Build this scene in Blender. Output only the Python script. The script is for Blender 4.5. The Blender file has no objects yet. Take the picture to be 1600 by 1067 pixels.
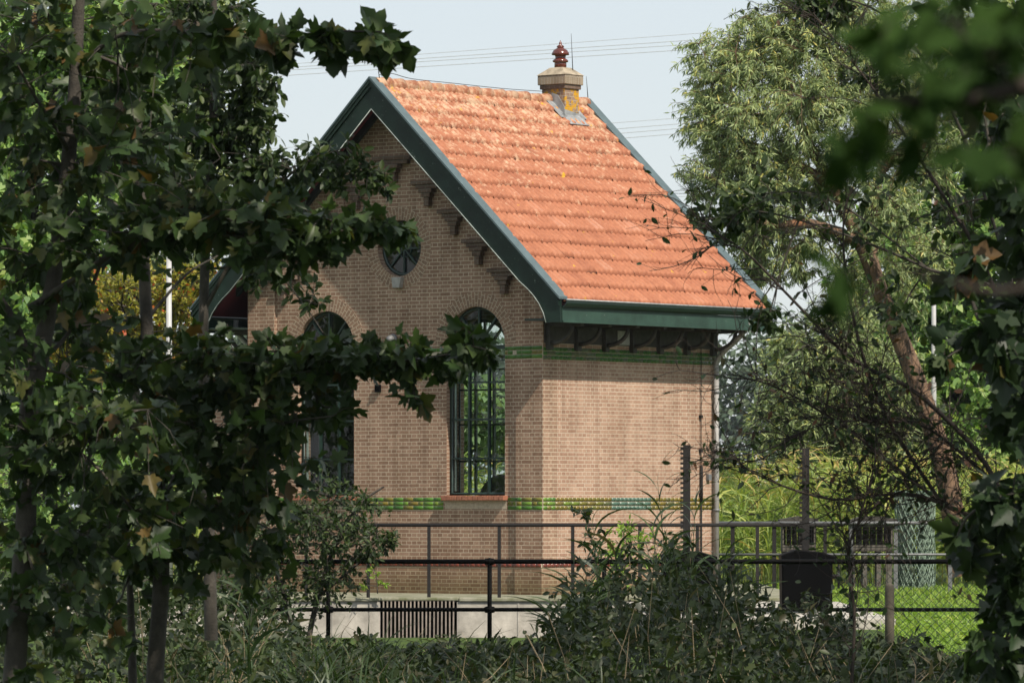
import bpy, bmesh, math, random
import numpy as np
from mathutils import Vector, Matrix
from mathutils.geometry import tessellate_polygon

# ------------------------------------------------------------------ camera, sky, sun
S = bpy.context.scene
COL = S.collection
F = 8089.0          # focal length in photo pixels (1600 wide)
ZC = 1.6            # eye height
HY = 787.0          # horizon row in the photo
cam_d = bpy.data.cameras.new('camera'); cam = bpy.data.objects.new('camera', cam_d); COL.objects.link(cam)
cam_d.sensor_width = 36; cam_d.lens = F/1600*36
cam_d.shift_y = (HY-533.5)/1600
cam_d.clip_start = 0.5; cam_d.clip_end = 6000
cam_d.dof.use_dof = True; cam_d.dof.focus_distance = 76; cam_d.dof.aperture_fstop = 14.5
cam.location = (0, 0, ZC); cam.rotation_euler = (math.radians(90), 0, 0)
S.camera = cam

SUN = Vector((0.596, -0.857, 1.12)).normalized()       # towards the sun
W = bpy.data.worlds.new('World'); S.world = W; W.use_nodes = True
nt = W.node_tree; nt.nodes.clear()
sky = nt.nodes.new('ShaderNodeTexSky'); sky.sky_type = 'NISHITA'; sky.sun_disc = False
sky.sun_elevation = math.asin(SUN.z); sky.sun_rotation = math.atan2(SUN.x, SUN.y)
sky.air_density = 1.0; sky.dust_density = 1.0; sky.ozone_density = 1.0
bg = nt.nodes.new('ShaderNodeBackground'); bg.inputs['Strength'].default_value = 0.10
wo = nt.nodes.new('ShaderNodeOutputWorld')
hz = nt.nodes.new('ShaderNodeMix'); hz.data_type = 'RGBA'; hz.inputs[0].default_value = .70      # thin white summer haze over the blue
hz.inputs[7].default_value = (7.0, 7.45, 7.8, 1); nt.links.new(sky.outputs[0], hz.inputs[6]); nt.links.new(hz.outputs[2], bg.inputs[0]); nt.links.new(bg.outputs[0], wo.inputs[0])
sl = bpy.data.lights.new('sun', 'SUN'); sl.energy = 5.0; sl.angle = math.radians(0.5); sl.color = (1.0, 0.91, 0.78)
so = bpy.data.objects.new('sun', sl); COL.objects.link(so)
so.rotation_euler = SUN.to_track_quat('Z', 'Y').to_euler()
S.view_settings.view_transform = 'Standard'; S.view_settings.look = 'None'
S.view_settings.exposure = 0.22; S.view_settings.gamma = 1.0
S.render.engine = 'CYCLES'
cy = S.cycles
cy.use_denoising = True
cy.max_bounces = 7; cy.diffuse_bounces = 3; cy.glossy_bounces = 3; cy.transmission_bounces = 4
cy.transparent_max_bounces = 8; cy.volume_bounces = 0; cy.caustics_reflective = False; cy.caustics_refractive = False

rng = np.random.default_rng(7)
random.seed(7)
PI = math.pi

def P(px, py, d):
    return np.array([(px-800)*d/F, d, ZC+(HY-py)*d/F])

# ------------------------------------------------------------------ objects helpers
def tag(o, label=None, cat=None, group=None, kind=None):
    if label: o['label'] = label
    if cat: o['category'] = cat
    if group: o['group'] = group
    if kind: o['kind'] = kind
    return o
def empty(name, loc=(0, 0, 0), rz=0):
    o = bpy.data.objects.new(name, None); COL.objects.link(o)
    o.location = [float(c) for c in loc]; o.rotation_euler = (0, 0, rz); o.empty_display_size = .2
    return o

class MB:
    """collects shapes and links them as one mesh object"""
    def __init__(s): s.v = []; s.f = []; s.sm = []; s.uv = {}; s.tint = {}
    def quad(s, pts, smooth=False, uv=None):
        n = len(s.v); s.v += [tuple(float(c) for c in p) for p in pts]
        s.f.append(tuple(range(n, n+len(pts)))); s.sm.append(smooth)
        if uv: s.uv[len(s.f)-1] = uv
    def box(s, x0, x1, y0, y1, z0, z1):
        if x0 > x1: x0, x1 = x1, x0
        if y0 > y1: y0, y1 = y1, y0
        n = len(s.v)
        s.v += [(x0,y0,z0),(x1,y0,z0),(x1,y1,z0),(x0,y1,z0),(x0,y0,z1),(x1,y0,z1),(x1,y1,z1),(x0,y1,z1)]
        for f in ((0,3,2,1),(4,5,6,7),(0,1,5,4),(1,2,6,5),(2,3,7,6),(3,0,4,7)):
            s.f.append(tuple(n+i for i in f)); s.sm.append(False)
    def prism(s, A, B):
        """closed solid between two matching outlines"""
        k = len(A); n = len(s.v)
        s.v += [tuple(map(float, p)) for p in A] + [tuple(map(float, p)) for p in B]
        s.f.append(tuple(range(n, n+k))); s.f.append(tuple(range(n+2*k-1, n+k-1, -1))); s.sm += [False, False]
        for i in range(k):
            j = (i+1) % k
            s.f.append((n+i, n+k+i, n+k+j, n+j)); s.sm.append(False)
    def bar(s, a, b, w, h, up=(0, 0, 1)):
        a = Vector(a); b = Vector(b); d = (b-a).normalized(); side = d.cross(Vector(up)).normalized(); u = side.cross(d)
        A = [a+side*x*w/2+u*y*h/2 for x, y in ((-1,-1),(1,-1),(1,1),(-1,1))]
        s.prism([tuple(p) for p in A], [tuple(p+(b-a)) for p in A])
    def tube(s, pts, r, n=8, caps=True):
        pts = [Vector([float(c) for c in p]) for p in pts]; m = len(pts)
        rs = r if isinstance(r, (list, tuple)) else [r]*m
        base = len(s.v); ref = None
        for i, p in enumerate(pts):
            d = (pts[min(i+1, m-1)]-pts[max(i-1, 0)]).normalized()
            if ref is None: ref = d.orthogonal().normalized()
            a = (ref-d*ref.dot(d)).normalized(); b = d.cross(a); ref = a
            for k in range(n):
                t = 2*PI*k/n; s.v.append(tuple(p+(a*math.cos(t)+b*math.sin(t))*rs[i]))
        for i in range(m-1):
            for k in range(n):
                k2 = (k+1) % n
                s.f.append((base+i*n+k, base+i*n+k2, base+(i+1)*n+k2, base+(i+1)*n+k)); s.sm.append(True)
        if caps:
            s.f.append(tuple(base+k for k in range(n-1, -1, -1))); s.sm.append(False)
            s.f.append(tuple(base+(m-1)*n+k for k in range(n))); s.sm.append(False)
    def lathe(s, prof, c, n=20):
        s.tube([(c[0], c[1], c[2]+z) for r, z in prof], [max(r, .0005) for r, z in prof], n)
    def build(s, name, mat, parent=None, bevel=0, fixn=True):
        me = bpy.data.meshes.new(name); me.from_pydata(s.v, [], s.f); me.polygons.foreach_set('use_smooth', s.sm)
        if fixn:
            bm = bmesh.new(); bm.from_mesh(me); bmesh.ops.recalc_face_normals(bm, faces=bm.faces); bm.to_mesh(me); bm.free()
        uvl = me.uv_layers.new(name='UVMap').data
        for p in me.polygons:
            cu = s.uv.get(p.index); nx, ny, nz = p.normal
            idx = s.f[p.index]
            for li in p.loop_indices:
                vi = me.loops[li].vertex_index; co = me.vertices[vi].co
                if cu: uvl[li].uv = cu[idx.index(vi)]
                elif abs(nz) > .75: uvl[li].uv = (co.x, co.y)
                elif abs(nx) > abs(ny): uvl[li].uv = (co.y, co.z)
                else: uvl[li].uv = (co.x, co.z)
        me.materials.append(mat)
        o = bpy.data.objects.new(name, me); COL.objects.link(o)
        if parent: o.parent = parent
        if bevel:
            m = o.modifiers.new('bevel', 'BEVEL'); m.width = bevel; m.segments = 2; m.limit_method = 'ANGLE'
        return o

class NM:
    """numpy mesh: many leaves, blades or twigs as one mesh"""
    def __init__(s): s.V = []; s.G = []; s.T = []; s.n = 0
    def add(s, verts, faces, tint):
        verts = np.asarray(verts, dtype=np.float32).reshape(-1, 3)
        s.V.append(verts); s.T.append(np.broadcast_to(np.asarray(tint, dtype=np.float32), (len(verts),)).copy())
        for f in faces: s.G.append(np.asarray(f, dtype=np.int64)+s.n)
        s.n += len(verts)
    def build(s, name, mat, parent=None, origin=(0, 0, 0), smooth=False):
        V = np.concatenate(s.V)-np.asarray(origin, dtype=np.float32); T = np.concatenate(s.T)
        me = bpy.data.meshes.new(name); me.vertices.add(len(V)); me.vertices.foreach_set('co', V.ravel())
        tot = np.concatenate([np.full(len(g), g.shape[1], dtype=np.int32) for g in s.G])
        loops = np.concatenate([g.ravel() for g in s.G]).astype(np.int32)
        me.loops.add(len(loops)); me.loops.foreach_set('vertex_index', loops)
        st = np.concatenate([[0], np.cumsum(tot)[:-1]]).astype(np.int32)
        me.polygons.add(len(tot)); me.polygons.foreach_set('loop_start', st); me.polygons.foreach_set('loop_total', tot)
        if smooth: me.polygons.foreach_set('use_smooth', np.ones(len(tot), dtype=bool))
        a = me.attributes.new('tint', 'FLOAT', 'POINT'); a.data.foreach_set('value', T)
        me.update(calc_edges=True); me.validate(); me.materials.append(mat)
        o = bpy.data.objects.new(name, me); COL.objects.link(o)
        if parent: o.parent = parent
        return o

def unit(a): return a/np.maximum(np.linalg.norm(a, axis=-1, keepdims=True), 1e-9)

def add_leaves(nm, tmpl, pos, axis, nrm, size, tint):
    """tmpl = (verts k x 3, list of face index arrays)"""
    tv, tf = tmpl
    axis = unit(axis); side = unit(np.cross(axis, nrm)); n2 = np.cross(side, axis)
    k = len(tv); N = len(pos)
    V = pos[:, None, :] + size[:, None, None]*(tv[None, :, 0:1]*side[:, None, :]+tv[None, :, 1:2]*axis[:, None, :]+tv[None, :, 2:3]*n2[:, None, :])
    off = (np.arange(N)*k)[:, None]
    nm.add(V, [off+np.asarray(f)[None, :] for f in tf], np.repeat(tint, k))

def add_tubes(nm, PTS, R, n=4, tint=.5):
    """PTS N x k x 3, R N x k"""
    PTS = np.asarray(PTS, dtype=np.float64); N, k, _ = PTS.shape
    R = np.broadcast_to(R, (N, k))
    d = np.empty_like(PTS); d[:, 1:-1] = PTS[:, 2:]-PTS[:, :-2]; d[:, 0] = PTS[:, 1]-PTS[:, 0]; d[:, -1] = PTS[:, -1]-PTS[:, -2]
    d = unit(d)
    md = unit(PTS[:, -1]-PTS[:, 0]); ref = np.where(np.abs(md[:, 2:3]) < .8, np.array([0, 0, 1.0]), np.array([1.0, 0, 0]))[:, None, :]
    a = unit(np.cross(d, np.broadcast_to(ref, d.shape))); b = np.cross(d, a)
    th = np.arange(n)*2*PI/n
    V = PTS[:, :, None, :]+R[:, :, None, None]*(np.cos(th)[None, None, :, None]*a[:, :, None, :]+np.sin(th)[None, None, :, None]*b[:, :, None, :])
    i, j = np.meshgrid(np.arange(k-1), np.arange(n), indexing='ij'); i = i.ravel(); j = j.ravel(); j2 = (j+1) % n
    q = np.stack([i*n+j, i*n+j2, (i+1)*n+j2, (i+1)*n+j], 1)
    fs = (np.arange(N)*k*n)[:, None, None]+q[None]
    nm.add(V, [fs.reshape(-1, 4)], tint)

def spline(pts, m=6):
    """Catmull-Rom through rows of pts"""
    p = np.asarray(pts, dtype=float); q = np.vstack([2*p[0]-p[1], p, 2*p[-1]-p[-2]]); out = []
    for i in range(1, len(q)-2):
        for t in np.linspace(0, 1, m, endpoint=False):
            out.append(.5*((2*q[i])+(-q[i-1]+q[i+1])*t+(2*q[i-1]-5*q[i]+4*q[i+1]-q[i+2])*t*t+(-q[i-1]+3*q[i]-3*q[i+1]+q[i+2])*t**3))
    out.append(p[-1]); return np.array(out)

# ------------------------------------------------------------------ materials
def mat(name):
    m = bpy.data.materials.new(name); m.use_nodes = True; n = m.node_tree; n.nodes.clear()
    out = n.nodes.new('ShaderNodeOutputMaterial'); return m, n, out
def N(n, t, **kw):
    x = n.nodes.new(t)
    for k, v in kw.items(): setattr(x, k, v)
    return x
def ramp(n, stops, interp='LINEAR'):
    r = N(n, 'ShaderNodeValToRGB'); e = r.color_ramp; e.interpolation = interp
    while len(e.elements) > 1: e.elements.remove(e.elements[-1])
    for i, (p, c) in enumerate(stops):
        el = e.elements[0] if i == 0 else e.elements.new(p)
        el.position = p; el.color = (*c, 1)
    return r
def noise(n, vec, scale, detail=4, rough=.55):
    t = N(n, 'ShaderNodeTexNoise'); t.inputs['Scale'].default_value = scale; t.inputs['Detail'].default_value = detail; t.inputs['Roughness'].default_value = rough
    if vec is not None: n.links.new(vec, t.inputs['Vector'])
    return t
def mixc(n, fac, a, b, mode='MIX'):
    x = N(n, 'ShaderNodeMix', data_type='RGBA', blend_type=mode)
    for sock, val in ((x.inputs[0], fac), (x.inputs[6], a), (x.inputs[7], b)):
        if hasattr(val, 'links'): n.links.new(val, sock)
        elif isinstance(val, (int, float)): sock.default_value = val
        else: sock.default_value = (*val, 1)
    return x.outputs[2]

def plain(name, col, rough=.6, metal=0, var=.25, scale=6, bump=.0, spec=.5, col2=None):
    m, n, out = mat(name); b = N(n, 'ShaderNodeBsdfPrincipled'); n.links.new(b.outputs[0], out.inputs[0])
    tc = N(n, 'ShaderNodeTexCoord'); t = noise(n, tc.outputs['Object'], scale, 6, .65)
    c2 = col2 or tuple(c*(1-var) for c in col); c1 = tuple(min(1, c*(1+var*.5)) for c in col)
    r = ramp(n, [(.3, c2), (.7, c1)]); n.links.new(t.outputs['Fac'], r.inputs[0]); n.links.new(r.outputs[0], b.inputs['Base Color'])
    b.inputs['Roughness'].default_value = rough; b.inputs['Metallic'].default_value = metal; b.inputs['Specular IOR Level'].default_value = spec
    if bump:
        t2 = noise(n, tc.outputs['Object'], scale*6, 4); bp = N(n, 'ShaderNodeBump'); bp.inputs['Strength'].default_value = bump; bp.inputs['Distance'].default_value = .01
        n.links.new(t2.outputs['Fac'], bp.inputs['Height']); n.links.new(bp.outputs[0], b.inputs['Normal'])
    return m

def brick_mat(name, c1, c2, mortar, squash=.5, bw=.21, rh=.06, lichen=0.0, stain=.75):
    m, n, out = mat(name); b = N(n, 'ShaderNodeBsdfPrincipled'); n.links.new(b.outputs[0], out.inputs[0])
    uv = N(n, 'ShaderNodeUVMap')
    # hand laid: slight wobble of the courses
    wob = noise(n, uv.outputs[0], 3.0, 2); mul = N(n, 'ShaderNodeVectorMath', operation='SCALE'); mul.inputs['Scale'].default_value = .010
    sub = N(n, 'ShaderNodeVectorMath', operation='SUBTRACT'); sub.inputs[1].default_value = (.5, .5, .5)
    n.links.new(wob.outputs['Color'], sub.inputs[0]); n.links.new(sub.outputs[0], mul.inputs[0])
    add = N(n, 'ShaderNodeVectorMath', operation='ADD'); n.links.new(uv.outputs[0], add.inputs[0]); n.links.new(mul.outputs[0], add.inputs[1])
    br = N(n, 'ShaderNodeTexBrick'); n.links.new(add.outputs[0], br.inputs['Vector'])
    br.offset = .5; br.offset_frequency = 2; br.squash = squash; br.squash_frequency = 2
    for k, v in (('Scale', 1.0), ('Mortar Size', .0062), ('Mortar Smooth', .15), ('Bias', 0.0), ('Brick Width', bw), ('Row Height', rh)): br.inputs[k].default_value = v
    br.inputs['Color1'].default_value = (*c1, 1); br.inputs['Color2'].default_value = (*c2, 1); br.inputs['Mortar'].default_value = (*mortar, 1)
    fine = noise(n, uv.outputs[0], 60, 4, .7); r1 = ramp(n, [(.25, (.62, .62, .62)), (.75, (1.2, 1.2, 1.2))]); n.links.new(fine.outputs['Fac'], r1.inputs[0])
    c = mixc(n, .8, br.outputs['Color'], r1.outputs[0], 'MULTIPLY')
    big = noise(n, uv.outputs[0], 1.3, 6, .65); r2 = ramp(n, [(.3, (.70, .66, .62)), (.55, (1, 1, 1)), (.8, (1.12, 1.1, 1.08))]); n.links.new(big.outputs['Fac'], r2.inputs[0])
    c = mixc(n, stain, c, r2.outputs[0], 'MULTIPLY')
    mp_ = N(n, 'ShaderNodeMapping'); mp_.inputs['Scale'].default_value = (5.5, .45, 1); n.links.new(uv.outputs[0], mp_.inputs[0])
    stk = noise(n, mp_.outputs[0], 1.0, 7, .7); r6 = ramp(n, [(.34, (.70, .68, .66)), (.52, (1, 1, 1)), (.75, (1.10, 1.09, 1.08))]); n.links.new(stk.outputs['Fac'], r6.inputs[0]); c = mixc(n, .75, c, r6.outputs[0], 'MULTIPLY')
    sy = N(n, 'ShaderNodeSeparateXYZ'); n.links.new(uv.outputs[0], sy.inputs[0]); dm = N(n, 'ShaderNodeMath', operation='MULTIPLY_ADD'); n.links.new(stk.outputs['Fac'], dm.inputs[0]); dm.inputs[1].default_value = -.55; n.links.new(sy.outputs['Y'], dm.inputs[2])
    r7 = ramp(n, [(.02, (.55, .56, .44)), (.28, (.86, .86, .80)), (.5, (1, 1, 1))]); n.links.new(dm.outputs[0], r7.inputs[0]); c = mixc(n, 1.0 if bw == .21 else 0.0, c, r7.outputs[0], 'MULTIPLY')
    if lichen:
        ln = noise(n, uv.outputs[0], 5.5, 6, .7); r3 = ramp(n, [(1-lichen, (0, 0, 0)), (1-lichen+.04, (1, 1, 1))]); n.links.new(ln.outputs['Fac'], r3.inputs[0])
        c = mixc(n, r3.outputs[0], c, (.50, .27, .02))
    n.links.new(c, b.inputs['Base Color']); b.inputs['Roughness'].default_value = .85; b.inputs['Specular IOR Level'].default_value = .25
    inv = N(n, 'ShaderNodeMath', operation='SUBTRACT'); inv.inputs[0].default_value = 1.0; n.links.new(br.outputs['Fac'], inv.inputs[1])
    ad = N(n, 'ShaderNodeMath', operation='MULTIPLY_ADD'); n.links.new(fine.outputs['Fac'], ad.inputs[0]); ad.inputs[1].default_value = .4; n.links.new(inv.outputs[0], ad.inputs[2])
    bp = N(n, 'ShaderNodeBump'); bp.inputs['Strength'].default_value = .7; bp.inputs['Distance'].default_value = .008
    n.links.new(ad.outputs[0], bp.inputs['Height']); n.links.new(bp.outputs[0], b.inputs['Normal'])
    return m

def tint_mat(name, stops, rough=.6, trans=0.0, spec=.4, nscale=0, interp='LINEAR', bump=0, tcol=(1.3, 1.35, .6), coat=0):
    """colour follows the per-piece tint attribute"""
    m, n, out = mat(name); b = N(n, 'ShaderNodeBsdfPrincipled')
    at = N(n, 'ShaderNodeAttribute'); at.attribute_name = 'tint'; r = ramp(n, stops, interp); n.links.new(at.outputs['Fac'], r.inputs[0])
    c = r.outputs[0]; tc = N(n, 'ShaderNodeTexCoord')
    if nscale:
        t = noise(n, tc.outputs['Object'], nscale, 5, .65); r2 = ramp(n, [(.3, (.65, .62, .6)), (.7, (1.15, 1.15, 1.15))]); n.links.new(t.outputs['Fac'], r2.inputs[0])
        c = mixc(n, .9, c, r2.outputs[0], 'MULTIPLY')
        if bump:
            bp = N(n, 'ShaderNodeBump'); bp.inputs['Strength'].default_value = bump; bp.inputs['Distance'].default_value = .01
            n.links.new(t.outputs['Fac'], bp.inputs['Height']); n.links.new(bp.outputs[0], b.inputs['Normal'])
    n.links.new(c, b.inputs['Base Color']); b.inputs['Roughness'].default_value = rough; b.inputs['Specular IOR Level'].default_value = spec
    if coat: b.inputs['Coat Weight'].default_value = coat; b.inputs['Coat Roughness'].default_value = .15
    if trans:
        tr = N(n, 'ShaderNodeBsdfTranslucent'); n.links.new(mixc(n, 1.0, c, tcol, 'MULTIPLY'), tr.inputs['Color'])
        mx = N(n, 'ShaderNodeMixShader'); mx.inputs[0].default_value = trans
        n.links.new(b.outputs[0], mx.inputs[1]); n.links.new(tr.outputs[0], mx.inputs[2]); n.links.new(mx.outputs[0], out.inputs[0])
    else: n.links.new(b.outputs[0], out.inputs[0])
    return m

def glass_mat(name):
    m, n, out = mat(name); tr = N(n, 'ShaderNodeBsdfTransparent'); tr.inputs[0].default_value = (.80, .86, .83, 1)
    gl = N(n, 'ShaderNodeBsdfGlossy'); gl.inputs['Roughness'].default_value = .02; gl.inputs[0].default_value = (1, 1, 1, 1)
    lw = N(n, 'ShaderNodeLayerWeight'); lw.inputs[0].default_value = .5; pw = N(n, 'ShaderNodeMath', operation='POWER'); pw.inputs[1].default_value = 4.0; n.links.new(lw.outputs['Facing'], pw.inputs[0])
    fr = N(n, 'ShaderNodeMath', operation='MULTIPLY_ADD'); fr.inputs[1].default_value = .85; fr.inputs[2].default_value = .045; n.links.new(pw.outputs[0], fr.inputs[0]); tc = N(n, 'ShaderNodeTexCoord'); t = noise(n, tc.outputs['Object'], 1.6, 2)
    bp = N(n, 'ShaderNodeBump'); bp.inputs['Strength'].default_value = .06; bp.inputs['Distance'].default_value = .05
    n.links.new(t.outputs['Fac'], bp.inputs['Height']); n.links.new(bp.outputs[0], gl.inputs['Normal'])
    mx = N(n, 'ShaderNodeMixShader'); n.links.new(fr.outputs[0], mx.inputs[0]); n.links.new(tr.outputs[0], mx.inputs[1]); n.links.new(gl.outputs[0], mx.inputs[2])
    n.links.new(mx.outputs[0], out.inputs[0]); return m

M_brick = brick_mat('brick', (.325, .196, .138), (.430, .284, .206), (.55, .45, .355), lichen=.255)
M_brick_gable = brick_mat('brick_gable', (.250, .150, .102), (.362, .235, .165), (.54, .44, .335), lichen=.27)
M_ring = brick_mat('brick_ring', (.235, .155, .108), (.32, .205, .14), (.48, .39, .29), squash=1.0, bw=.125, stain=.4)
M_brick_dark = brick_mat('brick_dark', (.13, .085, .065), (.17, .115, .085), (.2, .17, .14))
M_chim = brick_mat('brick_chimney', (.21, .14, .105), (.29, .20, .15), (.40, .34, .27), lichen=.50)
def paint(name, col, worn=.62, pale=(.20, .22, .20)):
    m = plain(name, col, .5, var=.45, scale=3.5, spec=.35, bump=.15); n = m.node_tree; b = next(x for x in n.nodes if x.type == 'BSDF_PRINCIPLED')
    src = b.inputs['Base Color'].links[0].from_socket; tc = N(n, 'ShaderNodeTexCoord'); t = noise(n, tc.outputs['Object'], 11, 8, .78)
    r = ramp(n, [(worn, (0, 0, 0)), (worn+.05, (1, 1, 1))]); n.links.new(t.outputs['Fac'], r.inputs[0]); n.links.new(mixc(n, r.outputs[0], src, pale), b.inputs['Base Color']); return m
M_green = paint('green_paint', (.008, .022, .0155))
M_green_dark = plain('dark_green_paint', (.010, .022, .019), .4, var=.3, scale=5)
M_fascia = paint('fascia_paint', (.026, .058, .043), .64)
M_wornedge = plain('worn_edge', (.30, .34, .32), .6, var=.6, scale=9)
M_zinc = plain('zinc', (.095, .135, .145), .55, .2, var=.3, scale=4)
M_lead = plain('lead', (.30, .31, .32), .5, .2, var=.4, scale=9)
M_soffit = plain('soffit_red', (.15, .022, .030), .55, var=.3)
M_steel_green = plain('window_green', (.012, .030, .024), .4, var=.4, scale=14)
M_palestrip = plain('pale_putty', (.35, .40, .38), .6, var=.4, scale=12)
M_glass = glass_mat('window_glass')
M_black = plain('black_paint', (.0012, .0013, .0015), .6, var=.4, scale=10, spec=.06)
M_iron = plain('brown_iron', (.0075, .006, .0055), .85, .0, var=.5, scale=14)
M_greypipe = plain('grey_pipe', (.27, .26, .25), .5, 0, var=.2, scale=8)
M_galv = plain('galvanised', (.17, .175, .18), .6, .3, var=.35, scale=10)
M_conc = plain('concrete', (.42, .39, .34), .9, var=.55, scale=2.0, bump=.5)
M_conc_d = plain('concrete_top', (.24, .23, .18), .9, var=.5, scale=4, bump=.5, col2=(.09, .10, .04))
M_rackbar = plain('rack_bar', (.27, .23, .19), .7, .2, var=.4, scale=6)
M_terra = plain('sill_tile', (.33, .13, .075), .6, var=.4, scale=14)
M_pot = plain('chimney_pot', (.12, .028, .018), .2, var=.5, scale=12, spec=.7)
M_stone = plain('stone', (.36, .35, .33), .8, var=.35, scale=12)
M_white = plain('white_metal', (.42, .42, .42), .5, var=.15)
M_wood = plain('grey_wood', (.11, .098, .082), .85, var=.5, scale=9, bump=.4)
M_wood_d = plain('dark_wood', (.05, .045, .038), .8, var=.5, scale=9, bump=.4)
M_post = plain('old_post', (.10, .085, .062), .9, var=.5, scale=16, bump=.6)
M_net = plain('green_net', (.19, .26, .20), .6, var=.3)
M_wire = plain('fence_wire', (.035, .055, .045), .5, .3, var=.3)
M_cable = plain('cable', (.36, .38, .40), .6, var=.1)
M_redband = tint_mat('red_glazed', [(0, (.10, .022, .016)), (1, (.22, .05, .03))], .2, spec=.6)
M_tileband = tint_mat('glazed_tiles', [(0, (.028, .095, .008)), (.22, (.06, .16, .012)), (.36, (.11, .20, .015)), (.5, (.12, .115, .012)), (.64, (.16, .115, .012)), (.76, (.08, .08, .018)), (.86, (.060, .12, .085)), (1, (.08, .145, .11))], .32, spec=.45)
M_mortar = plain('mortar', (.45, .38, .29), .9, var=.3, scale=20)
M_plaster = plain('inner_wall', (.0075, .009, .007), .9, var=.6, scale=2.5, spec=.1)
M_machine = plain('engine_iron', (.012, .013, .014), .4, var=.4)

def roof_mat():
    m, n, out = mat('roof_tile'); b = N(n, 'ShaderNodeBsdfPrincipled'); n.links.new(b.outputs[0], out.inputs[0])
    at = N(n, 'ShaderNodeAttribute'); at.attribute_name = 'tint'
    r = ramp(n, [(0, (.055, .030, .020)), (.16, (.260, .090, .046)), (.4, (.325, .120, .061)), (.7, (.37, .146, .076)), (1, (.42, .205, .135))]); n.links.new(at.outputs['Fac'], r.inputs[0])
    tc = N(n, 'ShaderNodeTexCoord')
    t = noise(n, tc.outputs['Object'], 14, 6, .7); r2 = ramp(n, [(.3, (.72, .68, .66)), (.7, (1.15, 1.15, 1.15))]); n.links.new(t.outputs['Fac'], r2.inputs[0])
    c = mixc(n, .8, r.outputs[0], r2.outputs[0], 'MULTIPLY')
    # pale lichen, more of it towards the ridge; grey bloom; yellow spots
    sp = N(n, 'ShaderNodeSeparateXYZ'); n.links.new(tc.outputs['Object'], sp.inputs[0])
    mr = N(n, 'ShaderNodeMapRange'); n.links.new(sp.outputs['Z'], mr.inputs['Value'])
    for k, v in zip(('From Min', 'From Max', 'To Min', 'To Max'), (5.2, 8.35, -.02, .20)): mr.inputs[k].default_value = v
    l1 = noise(n, tc.outputs['Object'], 7, 7, .75); ad = N(n, 'ShaderNodeMath', operation='ADD'); n.links.new(l1.outputs['Fac'], ad.inputs[0]); n.links.new(mr.outputs[0], ad.inputs[1])
    r3 = ramp(n, [(.63, (0, 0, 0)), (.78, (1, 1, 1))]); n.links.new(ad.outputs[0], r3.inputs[0])
    mm = N(n, 'ShaderNodeMath', operation='MULTIPLY'); n.links.new(r3.outputs[0], mm.inputs[0]); mm.inputs[1].default_value = .62
    c = mixc(n, mm.outputs[0], c, (.56, .43, .29))
    mp = N(n, 'ShaderNodeVectorMath', operation='ADD'); mp.inputs[1].default_value = (3.1, 7.7, 1.3); n.links.new(tc.outputs['Object'], mp.inputs[0])
    l2 = noise(n, mp.outputs[0], 4.2, 7, .72); ad2 = N(n, 'ShaderNodeMath', operation='ADD'); n.links.new(l2.outputs['Fac'], ad2.inputs[0])
    mr2 = N(n, 'ShaderNodeMapRange'); n.links.new(sp.outputs['Z'], mr2.inputs['Value'])
    for k, v in zip(('From Min', 'From Max', 'To Min', 'To Max'), (7.3, 8.35, 0, .055)): mr2.inputs[k].default_value = v
    n.links.new(mr2.outputs[0], ad2.inputs[1])
    r4 = ramp(n, [(.655, (0, 0, 0)), (.69, (1, 1, 1))]); n.links.new(ad2.outputs[0], r4.inputs[0]); c = mixc(n, r4.outputs[0], c, (.50, .29, .02))
    l3 = noise(n, mp.outputs[0], 2.2, 6, .7); r5 = ramp(n, [(.58, (1, 1, 1)), (.78, (.72, .68, .66))]); n.links.new(l3.outputs['Fac'], r5.inputs[0]); c = mixc(n, 1.0, c, r5.outputs[0], 'MULTIPLY')
    n.links.new(c, b.inputs['Base Color']); b.inputs['Roughness'].default_value = .7; b.inputs['Specular IOR Level'].default_value = .35
    bp = N(n, 'ShaderNodeBump'); bp.inputs['Strength'].default_value = .3; bp.inputs['Distance'].default_value = .01; n.links.new(t.outputs['Fac'], bp.inputs['Height']); n.links.new(bp.outputs[0], b.inputs['Normal'])
    return m
M_roof = roof_mat()

M_bark = plain('bark', (.060, .052, .042), .9, var=.5, scale=12, bump=.8)
def furrow(name, c1, c2, sc=9):
    m, n, out = mat(name); b = N(n, 'ShaderNodeBsdfPrincipled'); n.links.new(b.outputs[0], out.inputs[0]); tc = N(n, 'ShaderNodeTexCoord'); mp = N(n, 'ShaderNodeMapping'); mp.inputs['Scale'].default_value = (sc, sc, sc*.22); mp.inputs['Rotation'].default_value = (0, .35, 0)
    n.links.new(tc.outputs['Object'], mp.inputs[0]); t = noise(n, mp.outputs[0], 1.0, 7, .7); r = ramp(n, [(.36, c1), (.50, c2), (.68, tuple(x*1.3 for x in c2))]); n.links.new(t.outputs['Fac'], r.inputs[0])
    t2 = noise(n, tc.outputs['Object'], .9, 4); r2 = ramp(n, [(.60, (0, 0, 0)), (.72, (1, 1, 1))]); n.links.new(t2.outputs['Fac'], r2.inputs[0]); n.links.new(mixc(n, r2.outputs[0], r.outputs[0], (.28, .12, .055)), b.inputs['Base Color'])
    b.inputs['Roughness'].default_value = .95; bp = N(n, 'ShaderNodeBump'); bp.inputs['Strength'].default_value = 1; bp.inputs['Distance'].default_value = .06; n.links.new(t.outputs['Fac'], bp.inputs['Height']); n.links.new(bp.outputs[0], b.inputs['Normal']); return m
M_bark_w = furrow('willow_bark', (.035, .024, .018), (.165, .10, .062))
M_twig = plain('dark_twig', (.035, .024, .018), .8, var=.4, scale=10)
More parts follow.
